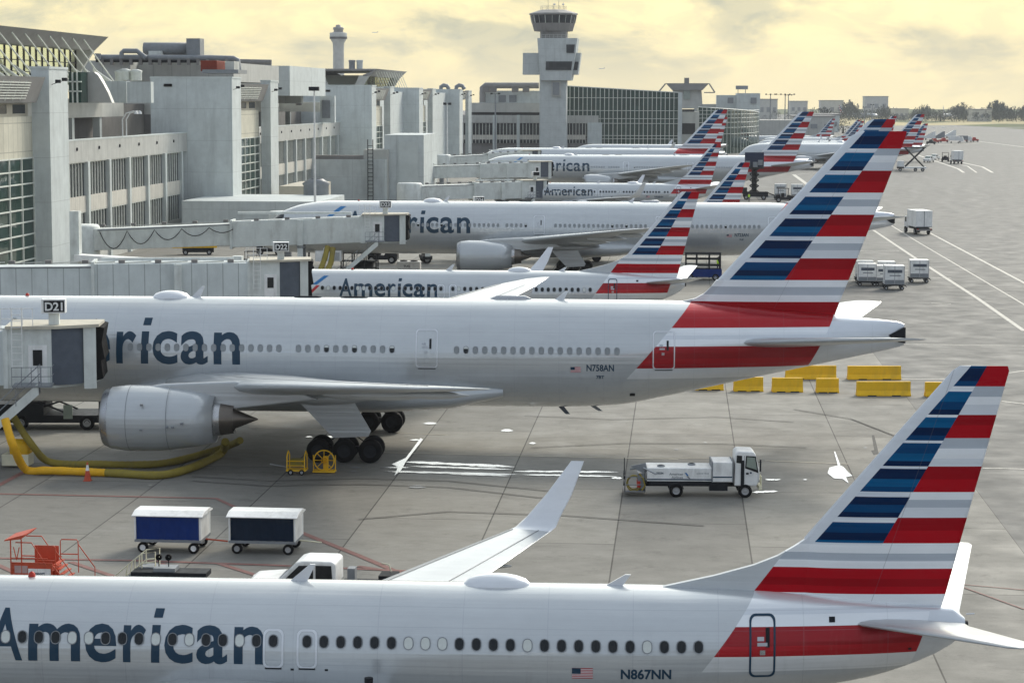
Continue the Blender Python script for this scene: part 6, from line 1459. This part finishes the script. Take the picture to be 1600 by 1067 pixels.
for a in ((1352, 1388, 151.5, 2900, 'pale block standing above the dark tree line'), (1283, 1318, 158, 2500, 'wide low pale warehouse left of the tree line'), (1235, 1262, 159, 2600, 'low hazy building left of the wide warehouse'), (1186, 1215, 156, 2200, 'grey hazy building right of the service building'), (1520, 1550, 172, 2000, 'low white shed in front of the trees at far right'), (1398, 1420, 171, 2150, 'low white shed before the tree line right of the taxiing jet'), (1240, 1304, 183, 1250, 'long grey concourse shed behind the small fins', 'cladgrey'), (1270, 1312, 180, 1350, 'white shed beyond the small fins', 'block')): fb(*a)
# small hazy cluster of ground equipment on the far apron
for i, (px, py, nm, col) in enumerate(((1452, 219, 'stairs', 'white'), (1466, 219, 'stairs', 'grey'), (1484, 216, 'stairs', 'white'), (1492, 224, 'truck', 'white'), (1505, 223, 'truck', 'grey'), (1515, 222, 'cart', 'red'), (1522, 222, 'cart', 'red'), (1460, 224, 'cart', 'red'), (1474, 223, 'cart', 'red'), (1455, 226, 'tractor', 'dark'))):
    lab = ['white passenger stairs at the left of the far equipment cluster', 'grey passenger stairs second in the far equipment cluster', 'white canopy stairs in the middle of the far cluster', 'white service truck at the front of the far cluster', 'grey service truck right of the white one in the far cluster', 'red cart near the right end of the far cluster', 'rightmost red cart of the far cluster', 'red cart under the left stairs of the far cluster', 'red cart in the middle of the far cluster', 'dark tractor at the left front of the far cluster'][i]
    g = root_at('ramp_'+nm, px, py, rnd.uniform(-20, 20), lab, nm if nm != 'stairs' else 'mobile stairs', 'far ground equipment right of the small fins')
    if nm == 'stairs':
        mb = MB(); mb.prism([(-3, .8), (3, .8), (3, 4.2), (2, 4.2), (-3, 1.2)], -1, 1, MT[col]); mb.build('flight', g); MB().box(1.5, 3.2, -1.1, 1.1, 6, 6.2, MT['white']).build('canopy', g)
    elif nm == 'truck': MB().box(-3, 2, -1.2, 1.2, 1.2, 3.2, MT[col]).build('cargo_box', g); MB().prism([(2.1, .8), (4, .8), (3.8, 2.2), (3.3, 2.9), (2.1, 2.9)], -1.1, 1.1, MT['white']).build('cab', g)
    else: MB().prism([(-2, .5), (2, .5), (2, 1.3), (.8, 1.4), (.6, 2.2), (-.6, 2.2), (-.8, 1.4), (-2, 1.4)], -1, 1, MT[col]).build('body', g)
    for x in (-1.6, 1.6): MB().wheel(x, -.95, .4, .4, .3, 10).build('wheel', g)
line('apron_marking', [(1440, 227.5), (1532, 224.5)], 1.6, GM['yline'])
# ---------------------------------------------------------------- haze
k = bpy.data.materials.new('haze'); k.use_nodes = True; t_ = k.node_tree; t_.nodes.remove(t_.nodes['Principled BSDF'])
pv = t_.nodes.new('ShaderNodeVolumePrincipled'); pv.inputs['Density'].default_value = .00010; pv.inputs['Color'].default_value = (.9, .92, .95, 1); pv.inputs['Anisotropy'].default_value = 0.
t_.links.new(pv.outputs[0], t_.nodes['Material Output'].inputs['Volume'])
mb = MB(); mb.box(-3600, 3600, -200, 3450, -1, 112, k); hz = mb.build('haze'); hz['kind'] = 'stuff'

# ---------------------------------------------------------------- world and sun
S.view_settings.view_transform = 'Standard'; S.view_settings.look = 'None'; S.view_settings.gamma = 1; S.view_settings.exposure = 0.3
wd = bpy.data.worlds.new('World'); S.world = wd; wd.use_nodes = True; nt = wd.node_tree
for n in list(nt.nodes): nt.nodes.remove(n)
def N(t, **k):
    x = nt.nodes.new(t)
    for a, v in k.items(): setattr(x, a, v)
    return x
SUN_EL, SUN_AZ = R(33), R(24)      # azimuth measured from +Y towards +X
out = N('ShaderNodeOutputWorld'); bg = N('ShaderNodeBackground'); nt.links.new(bg.outputs[0], out.inputs[0])
sky = N('ShaderNodeTexSky', sky_type='NISHITA'); sky.sun_disc = False; sky.sun_elevation = SUN_EL; sky.sun_rotation = SUN_AZ; sky.dust_density = 3
sdir = Vector((math.sin(SUN_AZ)*math.cos(SUN_EL), math.cos(SUN_AZ)*math.cos(SUN_EL), math.sin(SUN_EL)))
tc = N('ShaderNodeTexCoord')
def vm(op, a, b=None):
    x = N('ShaderNodeVectorMath', operation=op); nt.links.new(a, x.inputs[0])
    if b is not None:
        if isinstance(b, (tuple, Vector)): x.inputs[1].default_value = b
        else: nt.links.new(b, x.inputs[1])
    return x
def mth(op, a, b=0., c=None):
    x = N('ShaderNodeMath', operation=op)
    for i, v in enumerate((a, b, c)):
        if v is None: continue
        if isinstance(v, (int, float)): x.inputs[i].default_value = v
        else: nt.links.new(v, x.inputs[i])
    return x.outputs[0]
def mr(f, a, b, c, d):
    x = N('ShaderNodeMapRange', interpolation_type='SMOOTHSTEP')
    for i, v in enumerate((a, b, c, d)): x.inputs[i+1].default_value = v
    nt.links.new(f, x.inputs[0]); return x.outputs[0]
def mx(f, a, b, bt='MIX'):
    x = N('ShaderNodeMix', data_type='RGBA', blend_type=bt)
    for i, v in ((0, f), (6, a), (7, b)):
        if isinstance(v, (int, float)): x.inputs[i].default_value = v
        elif isinstance(v, tuple): x.inputs[i].default_value = v+(1,)
        else: nt.links.new(v, x.inputs[i])
    return x.outputs[2]
d = tc.outputs['Generated']
sun_dot = vm('DOT_PRODUCT', d, sdir).outputs['Value']
sep = N('ShaderNodeSeparateXYZ'); nt.links.new(d, sep.inputs[0])
front = mr(vm('DOT_PRODUCT', d, Vector((.2, .98, 0))).outputs['Value'], .1, .9, 0, 1)
warm = mth('MULTIPLY', front, mr(sep.outputs[2], .045, .16, 1, .3))
mp = N('ShaderNodeMapping'); mp.inputs['Scale'].default_value = (1, 1, 2.6); nt.links.new(d, mp.inputs[0])
def nz(scale, det, rough, dist=0.):
    x = N('ShaderNodeTexNoise'); x.inputs['Scale'].default_value = scale; x.inputs['Detail'].default_value = det; x.inputs['Roughness'].default_value = rough; x.inputs['Distortion'].default_value = dist
    nt.links.new(mp.outputs[0], x.inputs['Vector']); return x.outputs['Fac']
big = nz(8.5, 9, .56, .4); puff = nz(26, 8, .62, .6)
lum = mr(big, .44, .56, 0, 1); edge = mr(puff, .40, .60, 0, 1)
cloud = mth('ADD', mth('MULTIPLY', lum, .72), mth('MULTIPLY', edge, .28))
# cloud cover lit by the low sun: cream where it is thin, grey-green where thick
wcol = mx(cloud, (.36, .38, .29), (.95, .81, .42))
elev = sep.outputs[2]
wcol = mx(mr(elev, .0, .035, .75, 0), wcol, (.86, .75, .46))
ccol = mx(cloud, (.27, .32, .39), (.55, .61, .68))
col = mx(warm, ccol, wcol)
glow = mth('ADD', mth('MULTIPLY', mr(sun_dot, .72, .98, 0, .9), mr(elev, .05, .2, 0, 1)), mth('MULTIPLY', mth('MULTIPLY', front, mr(elev, .05, .12, 0, 1)), mr(elev, .25, .6, 1, 0)))
gl2 = mth('ADD', 1., mth('MULTIPLY', glow, 2.1)); sc_ = N('ShaderNodeVectorMath', operation='SCALE'); nt.links.new(col, sc_.inputs[0]); nt.links.new(gl2, sc_.inputs['Scale']); lit = sc_.outputs[0]
skym = mx(1., sky.outputs[0], (.1, .1, .1), 'MULTIPLY')
fin_ = mx(.88, skym, lit)
nt.links.new(fin_, bg.inputs[0]); bg.inputs[1].default_value = 1.15
sl = bpy.data.lights.new('sun', 'SUN'); sl.energy = 2.2; sl.angle = R(16); sl.color = (1, .93, .80)
so = bpy.data.objects.new('sun', sl); COL.objects.link(so); so.location = (0, 0, 300); so.rotation_euler = (-sdir).to_track_quat('-Z', 'Y').to_euler()
S.cycles.use_denoising = True
S.cycles.max_bounces = 6; S.cycles.volume_bounces = 0; S.cycles.transparent_max_bounces = 6; S.cycles.sample_clamp_indirect = 6
